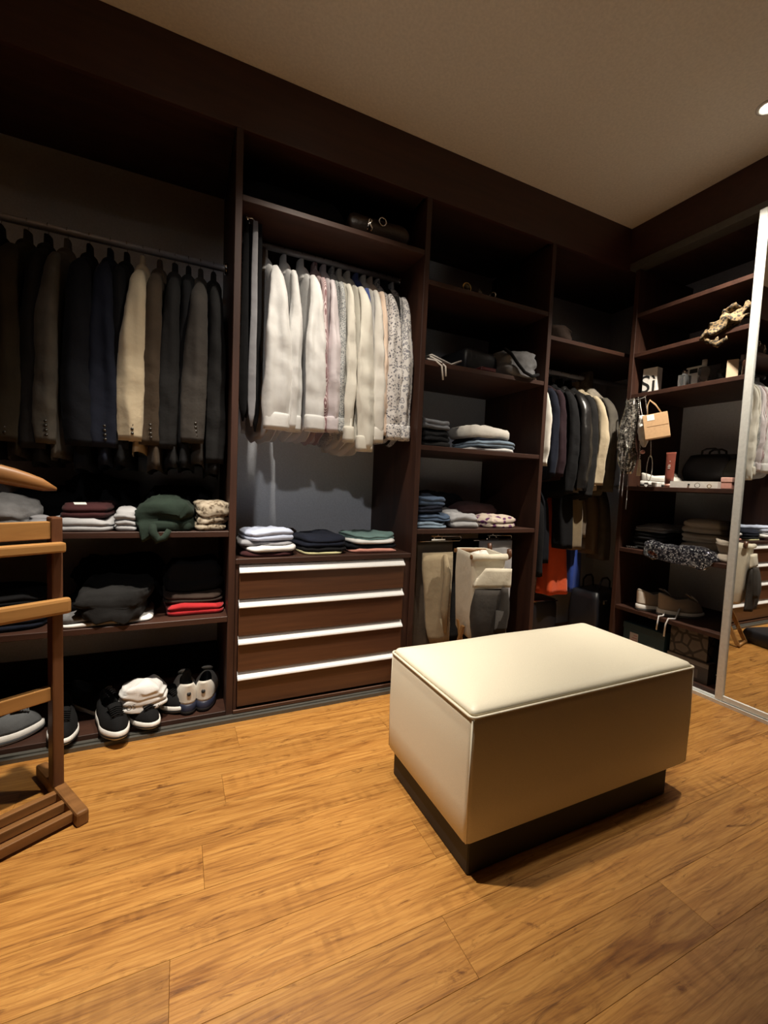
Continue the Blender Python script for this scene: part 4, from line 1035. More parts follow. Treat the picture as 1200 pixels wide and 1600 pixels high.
cloth([(0, 0, 0, 0.085, 0.014, 0), (0, -0.004, -0.05, 0.098, 0.022, 0), (0.0, -0.006, -0.16, 0.100, 0.026, 0), (0.0, 0, -0.30, 0.092, 0.022, 0)], 28, 55.0, 0.12, 4, 0.016, 40).build('cloth', F['grey_brown_wool'], lg2, True)
cloth([(0.060, -0.020, 0.01, 0.016, 0.014, 0), (0.068, -0.026, -0.08, 0.026, 0.016, 0), (0.045, -0.026, -0.20, 0.030, 0.016, 0)], 18, 56.0, 0.1, 4, 0.008, 40).build('sleeve', F['grey_brown_wool'], lg2, True)

hp.scale = (HS, 1, 1); hp.rotation_euler.z = -0.22
# ------------------------------------------------------------------ wooden valet stand
vs = thing('valet_stand', 'wooden valet stand with slatted foot rack at the left edge', 'valet stand', (-0.352, -0.295, 0), math.radians(29))
VW = 0.44
def vbox(name, lo, hi, mat, bev=0.004): return MB().box(lo, hi).build(name, mat, vs, bevel=bev, seg=2)
for x in (0, -VW):
    vbox('post', (x - 0.015, -0.024, 0.040), (x + 0.015, 0.024, 0.905), CHERRY, 0.005)
    vbox('foot', (x - 0.014, -0.205, 0.0), (x + 0.020, 0.150, 0.044), CHERRYH, 0.008)
vbox('top_rail', (-VW + 0.015, -0.016, 0.838), (-0.015, 0.010, 0.892), HONEY, 0.003)
vbox('tray_rail', (-VW - 0.010, -0.062, 0.800), (0.012, -0.0245, 0.830), HONEY, 0.006)
vbox('tray_board', (-VW + 0.015, -0.0245, 0.806), (-0.0155, 0.020, 0.816), CHERRYH, 0.002)
vbox('trouser_bar', (-VW - 0.030, -0.055, 0.605), (0.028, -0.0245, 0.655), HONEY, 0.010)
vbox('cross_rail', (-VW + 0.015, -0.012, 0.325), (-0.0155, 0.012, 0.368), HONEY, 0.003)
for yy in (-0.040, -0.105, -0.170):
    vbox('rack_slat', (-VW + 0.020, yy - 0.011, 0.010), (-0.0145, yy + 0.011, 0.038), CHERRYH, 0.003)
hr = []
for k in range(15):
    u = -1 + 2 * k / 14
    z = 1.045 - 0.055 * abs(u) ** 1.7; hh = 0.030 * (1 - 0.55 * abs(u) ** 3); th = 0.018 * (1 - 0.4 * abs(u) ** 3)
    if abs(u) == 1: hh *= 0.4; th *= 0.4
    yb = 0.03 + 0.02 * (1 - u * u)
    hr.append([(-VW / 2 + u * 0.235, yb + th * math.cos(a), z + hh * math.sin(a)) for a in [2 * PI * q / 12 for q in range(12)]])
MB().rings(hr).build('shoulder_hanger', CHERRYH, vs, True)
MB().tube([(-VW / 2, 0.022, 0.885), (-VW / 2, 0.040, 0.96), (-VW / 2, 0.045, 1.02)], 0.012, 10).build('neck', CHERRY, vs, True)

# ------------------------------------------------------------------ shoes
def outline(L, W, n=40):
    P = []
    for k in range(n):
        a = 2 * PI * k / n
        c, s = math.cos(a), math.sin(a)
        u = math.copysign(abs(c) ** 0.85, c)
        x = u * L / 2
        hw = W * (0.80 + 0.20 * math.sin(PI * min(1, max(0, (u + 1) / 2)) * 0.9 + 0.15) + 0.10 * math.exp(-((u - 0.35) / 0.35) ** 2) - 0.10 * math.exp(-((u + 0.15) / 0.3) ** 2))
        P.append((x, math.copysign(abs(s) ** 0.75, s) * hw, u))
    return P

def shoe(name, label, loc, rz, up, sole, lin, lace, L=0.275, W=0.046, group=None, tab=None, emblem=None, ht=1.0, panelm=None, rx=0.0, sole_h=0.030, overlay=None):
    t = thing(name, label, 'shoe', loc, rz, group, rx=rx)
    O = outline(L, W); n = len(O)
    def sring(sc, z, heel=0.0, toe=0.0): return [(x * (1 + (sc - 1) * 0.45), y * sc, z + heel * max(0, -u) + toe * max(0, u) ** 3) for x, y, u in O]
    h = sole_h
    MB().rings([sring(0.90, 0.0, 0, 0.010), sring(1.02, 0.005, 0, 0.010), sring(1.06, h * 0.55, 0.002, 0.008), sring(1.05, h, 0.008, 0.004), sring(0.94, h + 0.002, 0.008, 0.004)]).build('sole', sole, t, True)
    if sole_h > 0.025:
        MB().rings([sring(1.061, h * 0.22, 0, 0.010), sring(1.075, h * 0.30, 0, 0.010), sring(1.075, h * 0.40, 0.001, 0.009), sring(1.061, h * 0.47, 0.001, 0.009)], False, False).build('sole_groove', lin if overlay is None else overlay, t, True)
    # collar opening
    ca, cb, cxx = 0.150 * L / 0.275 * 0.62, 0.030, -0.165 * L
    col = [(cxx + ca * math.cos(2 * PI * k / n), cb * math.sin(2 * PI * k / n)) for k in range(n)]
    R = []
    T = 12
    def at(k, tt):
        x0, y0, u = O[k]; x1, y1 = col[k]
        e = tt ** 1.22
        zt = (0.088 + 0.016 * max(0, -u) - 0.006 * (1 - abs(u))) * ht
        e2 = tt ** (0.62 + 0.04 * max(0, u))
        bul = 1 + 0.06 * math.sin(PI * tt) * (1 - max(0, u))
        zz = h + 0.004 * max(0, -u) + (zt - h) * e2
        if u > 0: zz += 0.012 * math.sin(PI * tt ** 0.8) * u
        return Vector(((x0 * 0.97 + (x1 - x0 * 0.97) * e), (y0 * 0.99 * bul + (y1 - y0 * 0.99) * e), zz))
    for j in range(T + 1):
        R.append([at(k, j / T) for k in range(n)])
    c = Vector((cxx, 0, 0))
    top = R[-1]
    R.append([Vector((c.x + (p.x - c.x) * 0.90, p.y * 0.86, p.z + 0.003)) for p in top])
    MB().rings(R, True, False).build('upper', up, t, True)
    I = [[Vector((c.x + (p.x - c.x) * 0.90, p.y * 0.86, p.z + 0.003)) for p in top], [Vector((c.x + (p.x - c.x) * 0.84, p.y * 0.80, p.z - 0.012)) for p in top], [Vector((c.x + (p.x - c.x) * 0.86, p.y * 0.84, h + 0.012)) for p in top]]
    MB().rings(I, False, True).build('lining', lin, t, True)
    # tongue and laces on the vamp
    tg = []
    fr = at(0, 1.0)
    for j in range(6):
        v = j / 5
        p = at(0, 0.55 + 0.45 * v) if v < 0.99 else fr
        wv = 0.016 + 0.010 * v
        ex = Vector((-0.012 * v ** 3, 0, 0.022 * v ** 2))
        q = p + ex
        tg.append([q + Vector((0, -wv, -0.002)), q + Vector((0, -wv * 0.6, 0.005)), q + Vector((0, 0, 0.007)), q + Vector((0, wv * 0.6, 0.005)), q + Vector((0, wv, -0.002)), q + Vector((0, 0, -0.003))])
    MB().rings(tg).build('tongue', up if panelm is None else panelm, t, True)
    m = MB()
    for j in range(5):
        p = at(0, 0.60 + 0.085 * j) + Vector((0, 0, 0.008 + 0.003 * j))
        m.tube([p + Vector((0, -0.022, -0.006)), p + Vector((0.004, 0, 0.003)), p + Vector((0, 0.022, -0.006))], 0.0026, 6)
    m.build('laces', lace, t, True)
    # heel counter
    if tab is not None:
        hk = [k for k in range(n) if O[k][2] < -0.72]
        rr = []
        for j in range(6):
            tt = 0.05 + 0.82 * j / 5
            rr.append([at(k, tt) * 1.0 + (Vector((O[k][0], O[k][1], 0)).normalized() * 0.0022) for k in hk])
        MB().rings(rr, False, False, False).build('heel_counter', tab, t, True)
    if emblem is not None:
        p = at(n // 2, 0.42)
        MB().lathe([(0.0005, 0), (0.0085, 0), (0.0085, 0.001), (0.0005, 0.0015)], 16).build('heel_emblem', emblem, t, True, loc=(p.x - 0.0032, 0, p.z), rot=(0, -PI / 2 + 0.25, 0))
    return t
SW = plain('white_rubber', (0.72, 0.70, 0.66), 0.55)
SB = plain('black_rubber', (0.015, 0.015, 0.016), 0.6)
SNV = plain('navy_rubber', (0.018, 0.022, 0.045), 0.45)
MESHB = fab('black_mesh', (0.0045, 0.0045, 0.005), weave=500)
MESHG = fab('grey_mesh', (0.10, 0.105, 0.11), weave=500)
MESHW = fab('white_mesh', (0.66, 0.62, 0.55), weave=500, bump=0.1)
BEIGES = fab('beige_suede', (0.30, 0.25, 0.20))
ZB = 0.0285
GS = 'shoes on the base of the left bay'
shoe('sneaker', 'grey running shoe with white sole behind the valet stand', (-0.605, 0.060, ZB), math.radians(24), MESHG, SW, SB, MESHG, group=GS, overlay=MESHG, sole_h=0.038, ht=1.15)
shoe('sneaker', 'black shoe with white toe half hidden by the valet post', (-0.405, 0.060, ZB), math.radians(-78), MESHB, SW, SB, MESHB, L=0.265, group=GS)
shoe('sneaker', 'black shoe lying behind the white-soled black pair', (-0.312, 0.205, ZB), math.radians(-40), MESHB, SW, SB, F['light_grey_jersey'], L=0.265, group=GS, sole_h=0.02)
shoe('sneaker', 'black knit shoe with thick white sole left of the white cap cloth', (-0.238, 0.030, ZB), math.radians(-70), MESHB, SW, SB, MESHB, L=0.27, group=GS, sole_h=0.036)
shoe('sneaker', 'black and white shoe crushed under the white cloth', (-0.140, 0.060, ZB), math.radians(-62), MESHB, SW, SB, MESHB, L=0.265, group=GS, ht=0.85)
shoe('sneaker', 'black and white shoe right of the white cloth', (-0.050, 0.150, ZB), math.radians(-55), MESHB, SW, SB, MESHB, L=0.265, group=GS, ht=0.85)
s1 = shoe('sneaker', 'white running shoe seen from its heel with a dark sock inside', (0.030, 0.155, ZB), math.radians(96), MESHW, SNV, SB, SB, L=0.27, W=0.049, group=GS, tab=MESHW, emblem=SB, ht=1.22, sole_h=0.036, overlay=SB)
s2 = shoe('sneaker', 'white running shoe seen from its heel nearest the drawers', (0.120, 0.162, ZB), math.radians(82), MESHW, SNV, SB, SB, L=0.27, W=0.049, group=GS, tab=MESHW, emblem=SB, ht=1.22, sole_h=0.036, overlay=SB)
sk = thing('sock', 'dark grey sock stuffed upright in the white running shoe', 'sock', (0.035, 0.105, ZB + 0.055))
cloth([(0.004, -0.006, 0.115, 0.010, 0.010, 0), (0.0, 0, 0.09, 0.021, 0.016, 0), (0, 0.0, 0.03, 0.023, 0.020, 0), (0, 0, 0.0, 0.020, 0.024, 0)], 18, 61.0, 0.08, 3, 0.004, 90, False).build('knit_tube', F['charcoal_wool'], sk, True)
wc = thing('sports_shirt', 'white printed sports shirt folded on top of the black and white shoes', 'shirt', (-0.130, 0.060, ZB + 0.062), math.radians(12))
o = folded('folded_cloth', None, None, (0, 0, 0), 0.185, 0.155, 0.098, F['white_cotton'], 3, 62.0, 0, 0.014, crown=0.35, droop=('y', -0.07, 1.2), exp=0.5); o.parent = wc

def text_mesh(name, s, size, mat, parent, loc, rot, extrude=0.0006, sx=1.0):
    cu = bpy.data.curves.new('t', 'FONT'); cu.body = s; cu.size = size; cu.extrude = extrude; cu.align_x = 'CENTER'
    ob = bpy.data.objects.new('t', cu); COL.objects.link(ob)
    bpy.context.view_layer.update()
    dg = bpy.context.evaluated_depsgraph_get()
    me = bpy.data.meshes.new_from_object(ob.evaluated_get(dg))
    bpy.data.objects.remove(ob); bpy.data.curves.remove(cu)
    me.name = name; me.materials.clear(); me.materials.append(mat)
    o = bpy.data.objects.new(name, me); link(o, parent)
    o.location = loc; o.rotation_euler = rot; o.scale = (sx, 1, 1)
    return o
text_mesh('printed_letters', 'OS', 0.026, INK, wc, (-0.055, -0.0885, 0.030), (math.radians(72), 0, 0))
text_mesh('printed_mark', 'x', 0.030, INK, wc, (0.045, -0.0900, 0.010), (math.radians(80), 0.2, 0))

GR = 'beige sneakers in the shelving bay'
ZR4 = 0.3365
shoe('sneaker', 'beige sneaker with bright white heel in the shelving bay', (XR + 0.135, -0.255, ZR4), math.radians(-18), BEIGES, SW, MESHG, F['white_cotton'], L=0.25, W=0.044, group=GR, tab=MESHW, ht=1.22)
shoe('sneaker', 'beige sneaker with laces trailing over the shelf edge', (XR + 0.150, -0.395, ZR4), math.radians(-34), BEIGES, SW, MESHG, F['white_cotton'], L=0.25, W=0.044, group=GR, ht=1.22)
ln = thing('shoelace', 'two white lace ends dangling from the shelf under the beige sneakers', 'lace', (XR, -0.36, ZR4))
MB().tube([(0.10, 0.0, 0.06), (0.03, -0.01, 0.006), (0.0, -0.005, 0.006), (-0.007, -0.005, -0.03), (-0.007, -0.002, -0.075)], 0.0045, 6).build('lace_end', F['white_cotton'], ln, True)
MB().tube([(0.12, -0.05, 0.06), (0.04, -0.075, 0.006), (0.0, -0.060, 0.008), (-0.008, -0.052, -0.03), (-0.007, -0.048, -0.10)], 0.0045, 6).build('lace_end', F['white_cotton'], ln, True)

# ------------------------------------------------------------------ right shelving bay items
ZR1 = 1.6725
def carton(name, label, cat, loc, lx, ly, lz, mat, rz=0.0, group=None):
    t = thing(name, label, cat, loc, rz, group)
    MB().box((-lx / 2, -ly / 2, 0), (lx / 2, ly / 2, lz)).build('carton', mat, t, bevel=0.0015)
    return t
si = carton('perfume_box', 'white perfume box lettered in black on the perfume shelf', 'box', (XR + 0.085, -0.152, ZR1), 0.06, 0.085, 0.155, PAPERW, 0.12)
lt_ = text_mesh('box_lettering', 'S\u00ec', 0.150, INK, si, (-0.0306, 0.010, 0.008), (PI / 2, 0, -PI / 2), sx=1.0)
for v_ in lt_.data.vertices: v_.co.x = max(v_.co.x, -0.032)   # the S runs off the edge of the box
PINKT = plain('rose_brown_plastic', (0.20, 0.055, 0.038), 0.35)
bb = carton('perfume_box', 'small white box with black blot behind the glass bottle', 'box', (XR + 0.15, -0.370, ZR1), 0.05, 0.085, 0.125, PAPERW, 0.0)
MB().box((-0.0262, -0.02, 0.088), (-0.0252, 0.022, 0.112)).build('printed_blot', INK, bb)
def bottle(label, loc, r, h, cap, mat=GLASS, sq=False):
    t = thing('perfume_bottle', label, 'bottle', loc, 0.1, 'perfume bottles on the perfume shelf')
    if sq: MB().rings([ring2(r, r * 0.7, 0.006, z, 4) for z in (0, h * 0.7)]).build('flask', mat, t, bevel=0.0)
    else: MB().lathe([(0.001, 0), (r, 0.001), (r, h * 0.62), (r * 0.9, h * 0.70), (r * 0.35, h * 0.74), (0.001, h * 0.74)], 20).build('flask', mat, t, True)
    MB().lathe([(0.001, h * 0.70), (r * 0.45, h * 0.70), (r * 0.45, h), (0.001, h)], 16).build('cap', cap, t, True)
    return t
bottle('square clear glass perfume bottle before the small white box', (XR + 0.075, -0.352, ZR1), 0.032, 0.10, CHROME, sq=True)
bottle('tall clear perfume bottle with grey cap beside the square one', (XR + 0.105, -0.437, ZR1), 0.028, 0.145, ALU)
bottle('dark perfume bottle in the shadow of the perfume shelf', (XR + 0.16, -0.505, ZR1), 0.028, 0.12, SB, plain('smoky_glass', (0.10, 0.10, 0.10), 0.05, trans=0.6))
bottle('round glossy dark bottle next to the mirror frame', (XR + 0.08, -0.662, ZR1), 0.026, 0.125, SB, plain('dark_amber_glass', (0.06, 0.03, 0.02), 0.04, trans=0.3))
carton('perfume_box', 'beige upright carton beside the round dark bottle', 'box', (XR + 0.09, -0.585, ZR1), 0.045, 0.050, 0.105, plain('beige_carton', (0.55, 0.42, 0.28), 0.6), 0.5)
bottle('grey capped bottle behind the beige carton', (XR + 0.15, -0.600, ZR1), 0.022, 0.140, ALU)
lsc = thing('scarf', 'leopard print scarf tumbling from the high shelf', 'scarf', (XR, -0.58, 1.9225))
def lumpy(path, rad, seed, amp, n=16, fl=0.6):
    pts = []
    for a, b in zip(path, path[1:]):
        for k in range(5): pts.append(tuple(Vector(a).lerp(Vector(b), k / 5)))
    pts.append(path[-1])
    rr = []
    for k in range(len(rad) - 1):
        for q in range(5): rr.append(rad[k] + (rad[k + 1] - rad[k]) * q / 5)
    rr.append(rad[-1])
    m = MB().tube(pts, rr, n)
    m.v = [tuple(Vector(v) + Vector((amp * nz(v, 18, seed), amp * nz(v, 22, seed + 3), amp * nz(v, 20, seed + 6)))) for v in m.v]
    return m
def crumple(m, seed):
    m.v = [tuple(Vector(v) + Vector((0.016 * nz(v, 34, seed), 0.020 * nz(v, 30, seed + 3), 0.026 * nz((v[0], v[1] * 2.0, v[2] * 0.6), 26, seed + 6)))) for v in m.v]
    return m
crumple(lumpy([(0.10, -0.14, 0.09), (0.055, -0.085, 0.080), (0.022, -0.02, 0.052), (-0.008, 0.05, 0.010), (-0.024, 0.10, -0.030)], [0.014, 0.028, 0.034, 0.032, 0.012], 3.0, 0.022, 24), 2.0).build('cloth', LEO, lsc, True)
crumple(lumpy([(-0.018, 0.075, -0.020), (-0.028, 0.05, -0.050), (-0.026, 0.015, -0.066), (-0.020, -0.02, -0.060)], [0.010, 0.015, 0.015, 0.006], 5.0, 0.016, 20), 4.0).build('fringe', LEO, lsc, True)
crumple(lumpy([(0.06, -0.03, 0.11), (0.045, -0.005, 0.120), (0.04, 0.03, 0.100), (0.03, 0.05, 0.075)], [0.006, 0.014, 0.014, 0.005], 7.0, 0.018, 20), 6.0).build('fringe', LEO, lsc, True)

ZR2 = 1.0985
tb = thing('cream_tube', 'rose brown cosmetic tube standing on its cap', 'tube', (XR + 0.055, -0.325, ZR2), PI / 2, ry=0.0)
MB().lathe([(0.001, 0), (0.021, 0), (0.021, 0.022), (0.001, 0.022)], 20).build('cap', plain('pale_rose_plastic', (0.55, 0.30, 0.24), 0.35), tb, True)
R = []
for z, ax, ay in ((0.022, 0.022, 0.022), (0.06, 0.024, 0.021), (0.12, 0.026, 0.015), (0.17, 0.028, 0.007), (0.195, 0.029, 0.0025), (0.205, 0.029, 0.002)):
    R.append(ell(0, 0, z, ax, ay, 20, 0, 1.0))
MB().rings(R).build('tube_body', PINKT, tb, True)
for k, (zz, ww) in enumerate(((0.128, 0.012), (0.120, 0.016), (0.110, 0.013), (0.150, 0.004))):
    MB().box((-ww / 2 - 0.004, 0.0, 0), (ww / 2 - 0.004, 0.001, 0.004)).build('printed_line', PAPERW, tb, loc=(0, 0.0155 - (zz - 0.12) * 0.16 + 0.0005, zz))
ty = thing('jewellery_tray', 'low white jewellery tray on the middle shelf', 'tray', (XR + 0.085, -0.475, ZR2))
m = MB().box((-0.06, -0.125, 0), (0.06, 0.125, 0.006))
for lo, hi in (((-0.06, -0.125, 0.006), (-0.054, 0.125, 0.036)), ((0.054, -0.125, 0.006), (0.06, 0.125, 0.036)), ((-0.054, -0.125, 0.006), (0.054, -0.119, 0.036)), ((-0.054, 0.119, 0.006), (0.054, 0.125, 0.036))): m.box(lo, hi)
m.build('tray_body', PAPERW, ty)
MB().lathe([(0.0005, 0), (0.005, 0), (0.005, 0.004), (0.0005, 0.004)], 12).build('pull_knob', INK, ty, True, loc=(-0.060, 0.02, 0.018), rot=(0, -PI / 2, 0))
for yy, r, lab in ((-0.505, 0.012, 'small silver hoop in front of the white tray'), (-0.565, 0.009, 'tiny gold ring in front of the white tray')):
    tor = [(0, r * math.cos(2 * PI * k / 18), r + 0.002 + r * math.sin(2 * PI * k / 18)) for k in range(20)]
    o = MB().tube(tor, 0.0018, 6, False).build('ring', GOLD if r < 0.01 else CHROME, None, True, loc=(XR + 0.014, yy, ZR2), rot=(0, 0, 0.25)); tag(o, lab, 'ring')
for q in range(5):
    o = MB().lathe([(0.0005, 0), (0.004, 0.002), (0.006, 0.007), (0.003, 0.012), (0.0005, 0.013)], 10).build('earring', CHROME, None, True, loc=(XR + 0.05 + 0.02 * (q % 2), -0.40 - 0.035 * q, ZR2 + 0.0065)); tag(o, 'small silver stud lying in the white tray', 'earring', 'studs in the white tray')
pk = carton('gift_box', 'small pink box at the end of the middle shelf', 'box', (XR + 0.045, -0.638, ZR2), 0.045, 0.048, 0.055, plain('pink_card', (0.66, 0.33, 0.27), 0.6), 0.1)
MB().box((-0.024, -0.0255, 0.034), (0.024, 0.0255, 0.058)).build('lid', plain('pale_pink_card', (0.72, 0.42, 0.35), 0.6), pk, bevel=0.0015)
shoe('slipper', 'white and black slip-on shoe on the middle shelf', (XR + 0.145, -0.225, ZR2), math.radians(-70), F['ivory_cotton'], SW, SB, F['ivory_cotton'], L=0.23, W=0.040, ht=0.8)
soft_box('handbag', 'black handbag standing deep on the middle shelf', 'bag', (XR + 0.34, -0.40, ZR2), 0.22, 0.12, 0.20, BLKL, PI / 2, 13, 0.02, amp=0.014, handles=0.04)
soft_box('handbag', 'dark olive handbag behind the jewellery tray', 'bag', (XR + 0.33, -0.60, ZR2), 0.18, 0.12, 0.17, plain('olive_leather', (0.045, 0.042, 0.032), 0.5, bump=0.1), PI / 2 + 0.1, 14, 0.02, amp=0.010, handles=0.10)
o = MB().box((-0.02, -0.02, 0), (0.02, 0.02, 0.028)).build('pill_box', PAPERW, None, bevel=0.003, loc=(XR + 0.05, -0.255, ZR2)); tag(o, 'little white box left of the rose brown tube', 'box')
o = MB().lathe([(0.0005, 0), (0.012, 0), (0.012, 0.022), (0.009, 0.026), (0.0005, 0.026)], 16).build('jar', GLASS, None, True, loc=(XR + 0.045, -0.195, ZR2)); tag(o, 'tiny clear jar near the necklaces', 'jar')

ZR3 = 0.7085
G6 = 'sweaters in the shelving bay'
def rstack(y, items, x=XR + 0.20):
    z = ZR3
    for k, (nm, lab, w, d, h, mat, sd) in enumerate(items):
        folded(nm, lab, 'sweater', (x, y, z), w, d, h, mat, 2, sd, PI / 2 + 0.03 * (k - 1), 0.009, G6, crown=0.22); z += h * 0.96
rstack(-0.215, [('sweater', 'charcoal sweater at the bottom of the grey pile', 0.22, 0.28, 0.062, F['charcoal_wool'], 81.0), ('sweater', 'black sweater in the middle of the grey pile', 0.22, 0.28, 0.055, F['black_wool'], 82.0), ('sweater', 'steel grey sweater topping the pile beside the oatmeal ones', 0.215, 0.27, 0.042, F['steel_knit'], 83.0)])
rstack(-0.475, [('sweater', 'thick oatmeal sweater at the bottom of its pile', 0.25, 0.28, 0.085, F['oatmeal_knit'], 84.0), ('sweater', 'oatmeal sweater in the middle of its pile', 0.235, 0.27, 0.055, F['oatmeal_knit'], 85.0), ('sweater', 'oatmeal sweater topping its pile with loose collar', 0.225, 0.26, 0.075, F['oatmeal_knit'], 86.0)], XR + 0.24)
folded('sequin_top', 'black and silver sequin top hanging over the shelf edge', 'top', (XR + 0.045, -0.435, ZR3), 0.40, 0.16, 0.060, SEQUIN, 1, 87.0, PI / 2, 0.018, None, crown=0.4, droop=('x', XR - 0.002, 2.0))
folded('sweater', 'crumpled taupe sweater next to the mirror frame', 'sweater', (XR + 0.16, -0.665, ZR3), 0.13, 0.24, 0.12, F['oatmeal_knit'], 2, 88.0, PI / 2, 0.016, G6)
m = MB()
for q in range(14):
    a = 2 * PI * q / 14
    m.lathe([(0.0008, -0.0065), (0.005, -0.004), (0.0068, 0), (0.005, 0.004), (0.0008, 0.0065)], 8, (0.024 * math.cos(a), 0.030 * math.sin(a), 0.0072))
o = m.build('bead_bracelet', GLASS, None, True, loc=(XR + 0.055, -0.125, ZR3)); tag(o, 'clear bead bracelet at the end of the sweater shelf', 'bracelet')

# boxes and bags at the bottom
tl = carton('shoe_box', 'dark teal shoe box with white sticker under the sneakers', 'box', (XR + 0.19, -0.255, 0.0305), 0.30, 0.26, 0.20, plain('teal_card', (0.010, 0.035, 0.042), 0.6))
MB().box((-0.1515, 0.030, 0.090), (-0.1502, 0.085, 0.150)).build('sticker', plain('sticker_paper', (0.40, 0.36, 0.33), 0.7), tl)
for q in range(3):
    MB().box((-0.1520, 0.036, 0.100 + q * 0.016), (-0.1513, 0.078 - 0.01 * q, 0.105 + q * 0.016)).build('printed_line', plain('sticker_red', (0.35, 0.12, 0.10), 0.7), tl)
MB().box((-0.1515, -0.075, 0.085), (-0.1502, -0.030, 0.108)).build('printed_badge', plain('faded_print', (0.06, 0.08, 0.08), 0.7), tl)
MB().box((-0.153, -0.133, 0.165), (0.153, 0.133, 0.205)).build('lid', plain('teal_card_lid', (0.010, 0.030, 0.036), 0.6), tl, bevel=0.0015)
bx = carton('storage_box', 'dark box with outlined shapes beside the teal shoe box', 'box', (XR + 0.19, -0.510, 0.15), 0.28, 0.20, 0.150, SNAKE)
dx_ = carton('storage_box', 'brown box with pale band below the outlined box', 'box', (XR + 0.19, -0.515, 0.0305), 0.29, 0.22, 0.118, plain('brown_card', (0.05, 0.036, 0.028), 0.7))
MB().box((-0.1465, -0.111, 0.090), (-0.1452, 0.111, 0.112)).build('band', plain('pale_band', (0.16, 0.14, 0.12), 0.7), dx_)
MB().box((-0.1465, -0.06, 0.02), (-0.1452, 0.05, 0.07)).build('printed_panel', plain('dark_print', (0.09, 0.065, 0.05), 0.7), dx_)
nb = soft_box('gift_bag', 'navy bag with white scribble and cord strings by the door frame', 'bag', (XR + 0.16, -0.695, 0.0305), 0.10, 0.20, 0.24, F['midnight_wool'], 0, 15, 0.004)
MB().tube([(-0.054, -0.03, 0.05), (-0.056, -0.02, 0.062), (-0.056, -0.01, 0.048), (-0.056, 0.0, 0.062), (-0.056, 0.01, 0.048), (-0.056, 0.02, 0.060), (-0.056, 0.04, 0.055), (-0.056, 0.06, 0.056)], 0.003, 6).build('white_scribble', PAPERW, nb, True)
for q in range(2):
    MB().tube([(-0.05, -0.04 + q * 0.05, 0.24), (-0.065, -0.045 + q * 0.05, 0.27), (-0.075, -0.02 + q * 0.05, 0.28), (-0.065, 0.0 + q * 0.05, 0.25)], 0.003, 6).build('cord', SB, nb, True)

# jewellery, feathers and paper bag hanging from the shelf end
hkx, hky = XR - 0.004, -0.085
hr_ = thing('hook_rail', 'small dark hook rail on the end panel above the necklaces', 'hooks', (XR - 0.002, -0.064, 1.625))
MB().box((-0.008, -0.012, -0.012), (0.0, 0.012, 0.012)).build('plate', TRACK, hr_, bevel=0.002)
MB().tube([(-0.006, 0, 0), (-0.03, -0.010, -0.004), (-0.045, -0.05, 0.0), (-0.045, -0.125, 0.002), (-0.045, -0.150, 0.012)], 0.0035, 8).build('arm', CHROME, hr_, True)
HX = XR - 0.047
sp = thing('scarf', 'glittering silver scarf hanging among chain necklaces', 'scarf', (HX, -0.125, 1.630))
cloth([(0, 0.0, 0, 0.010, 0.012, 0), (-0.002, 0.0, -0.03, 0.026, 0.034, 0), (-0.004, 0.006, -0.15, 0.030, 0.040, 0), (-0.004, 0.014, -0.28, 0.030, 0.036, 0), (-0.002, 0.004, -0.36, 0.026, 0.046, 0), (0, 0.0, -0.46, 0.014, 0.022, 0)], 24, 91.0, 0.25, 5, 0.020, 50, False, 0.010).build('cloth', SPARKLE, sp, True)
PEARL = plain('silver_beads', (0.70, 0.68, 0.64), 0.22, metal=0.9)
def strand(label, path, r, mat, step=0.011, cat='necklace', end=None):
    pts = [Vector(p) for p in path]; m = MB(); carry = 0.0
    for a, b in zip(pts, pts[1:]):
        d = (b - a); ln_ = d.length; u = carry
        while u < ln_:
            c = a + d * (u / ln_)
            m.add([c + Vector(v) * r for v in ((1, 0, 0), (-1, 0, 0), (0, 1, 0), (0, -1, 0), (0, 0, 1), (0, 0, -1))],
                  [(0, 2, 4), (2, 1, 4), (1, 3, 4), (3, 0, 4), (2, 0, 5), (1, 2, 5), (3, 1, 5), (0, 3, 5)])
            u += step
        carry = u - ln_
    t = thing('necklace', label, cat, tuple(pts[0]), 0, 'necklaces on the hook rail')
    m.v = [tuple(Vector(v) - pts[0]) for v in m.v]
    m.build('bead_strand', mat, t, True)
    if end is not None:
        e = pts[-1] - pts[0]
        MB().lathe([(0.001, 0.0), (0.006, -0.006), (0.010, -0.05), (0.012, -0.10), (0.001, -0.10)], 12).build('tassel', end, t, True, loc=tuple(e))
    return t
strand('long fine silver chain, lowest of the hanging chains', [(HX - 0.02, -0.150, 1.63), (HX - 0.028, -0.158, 1.2), (HX - 0.030, -0.160, 0.955)], 0.0030, PEARL, 0.007)
strand('silver chain hanging left of the lowest one', [(HX - 0.024, -0.128, 1.63), (HX - 0.034, -0.132, 1.2), (HX - 0.034, -0.130, 1.03)], 0.0030, PEARL, 0.007)
strand('short silver chain nearest the coats', [(HX - 0.022, -0.105, 1.63), (HX - 0.034, -0.110, 1.2), (HX - 0.034, -0.108, 1.06)], 0.0030, PEARL, 0.007)
strand('bead necklace ending in a cream tassel', [(HX - 0.012, -0.172, 1.63), (HX - 0.016, -0.205, 1.40), (HX - 0.016, -0.215, 1.26)], 0.0055, PEARL, 0.012, end=F['canvas_cream'])
lp = [(HX + 0.01, -0.20, 1.63), (HX + 0.0, -0.262, 1.38), (HX, -0.272, 1.27)]
for k in range(13):
    a = PI / 2 + 2 * PI * k / 12
    lp.append((HX, -0.268 + 0.017 * math.cos(a), 1.205 + 0.075 * math.sin(a)))
strand('looped pearl bead necklace beside the feather charm', lp, 0.0048, PEARL, 0.010)
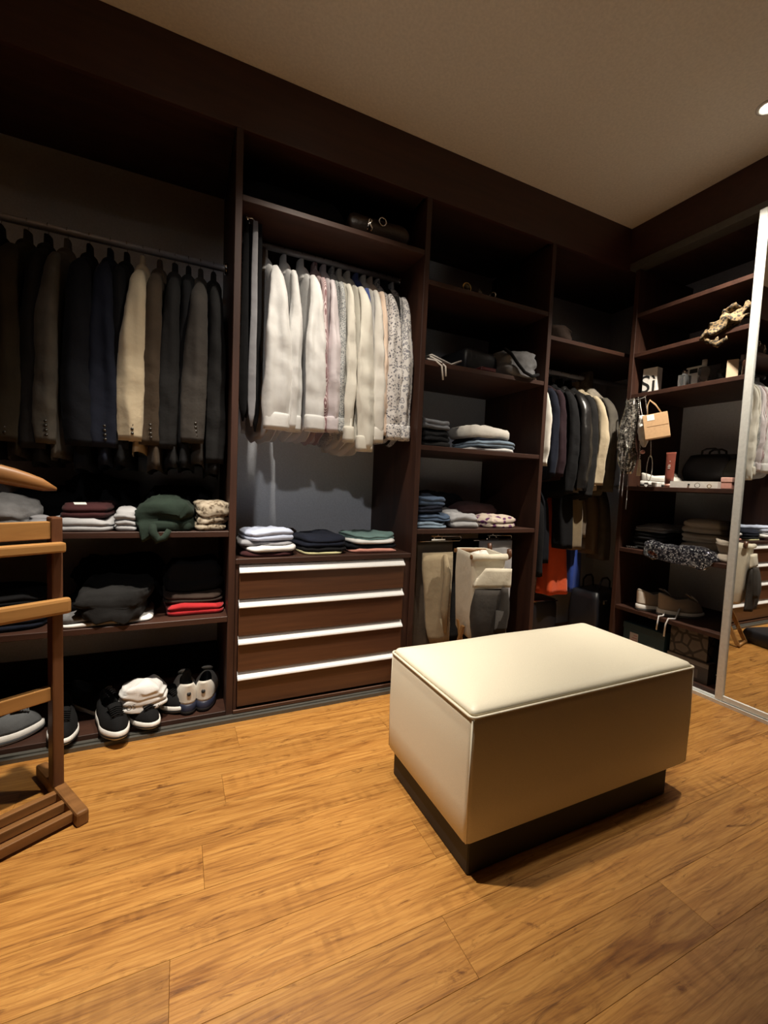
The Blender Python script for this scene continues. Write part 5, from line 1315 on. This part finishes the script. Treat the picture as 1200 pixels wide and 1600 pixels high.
fc = thing('feather_charm', 'fluffy white feather charm between necklaces and paper bag', 'charm', (HX - 0.005, -0.202, 1.52))
cloth([(0, 0, 0, 0.012, 0.014, 0), (0, -0.004, -0.03, 0.022, 0.026, 0), (0, -0.010, -0.10, 0.022, 0.026, 0), (0, -0.020, -0.17, 0.012, 0.018, 0), (0, -0.022, -0.19, 0.004, 0.006, 0)], 20, 95.0, 0.25, 6, 0.012, 80, False, 0.010).build('feathers', F['white_feather'], fc, True)
MB().tube([(0, 0, 0), (0.004, 0.02, 0.06), (0.01, 0.03, 0.10)], 0.002, 6).build('cord', F['lace_cord'], fc, True)
o = MB().lathe([(0.0005, 0), (0.010, 0.004), (0.014, 0.012), (0.008, 0.022), (0.0005, 0.025)], 14).build('pink_charm', plain('pink_enamel', (0.66, 0.32, 0.30), 0.3), None, True, loc=(HX - 0.02, -0.232, 1.29)); tag(o, 'small pink charm dangling by the beads', 'charm')
pb = thing('paper_bag', 'small kraft paper bag hanging by its cord handles', 'bag', (XR - 0.075, -0.322, 1.375), 0.0, rx=math.radians(-13))
pb.rotation_euler = (math.radians(-10), math.radians(4), 0.55)
MB().box((-0.020, -0.062, 0.0), (0.020, 0.062, 0.142)).build('bag_body', KRAFT, pb, bevel=0.002)
MB().box((-0.0212, 0.004, 0.105), (-0.0202, 0.040, 0.138)).build('white_sticker', PAPERW, pb)
MB().box((-0.0212, -0.060, 0.070), (-0.0205, 0.045, 0.0715)).build('fold_line', plain('kraft_shadow_fold', (0.36, 0.21, 0.10), 0.8), pb)
for s in (-1, 1):
    MB().tube([(s * 0.016, -0.035, 0.138), (s * 0.014, -0.010, 0.195), (s * 0.010, 0.015, 0.228), (s * 0.012, 0.03, 0.200), (s * 0.016, 0.035, 0.138)], 0.0022, 6).build('cord_handle', KRAFT, pb, True)

# flat black bag on the floor behind the ottoman
soft_box('gym_bag', 'flat black bag on the floor behind the ottoman', 'bag', (1.14, -0.36, 0.0), 0.26, 0.22, 0.10, BLKL, 0.2, 16, 0.01)
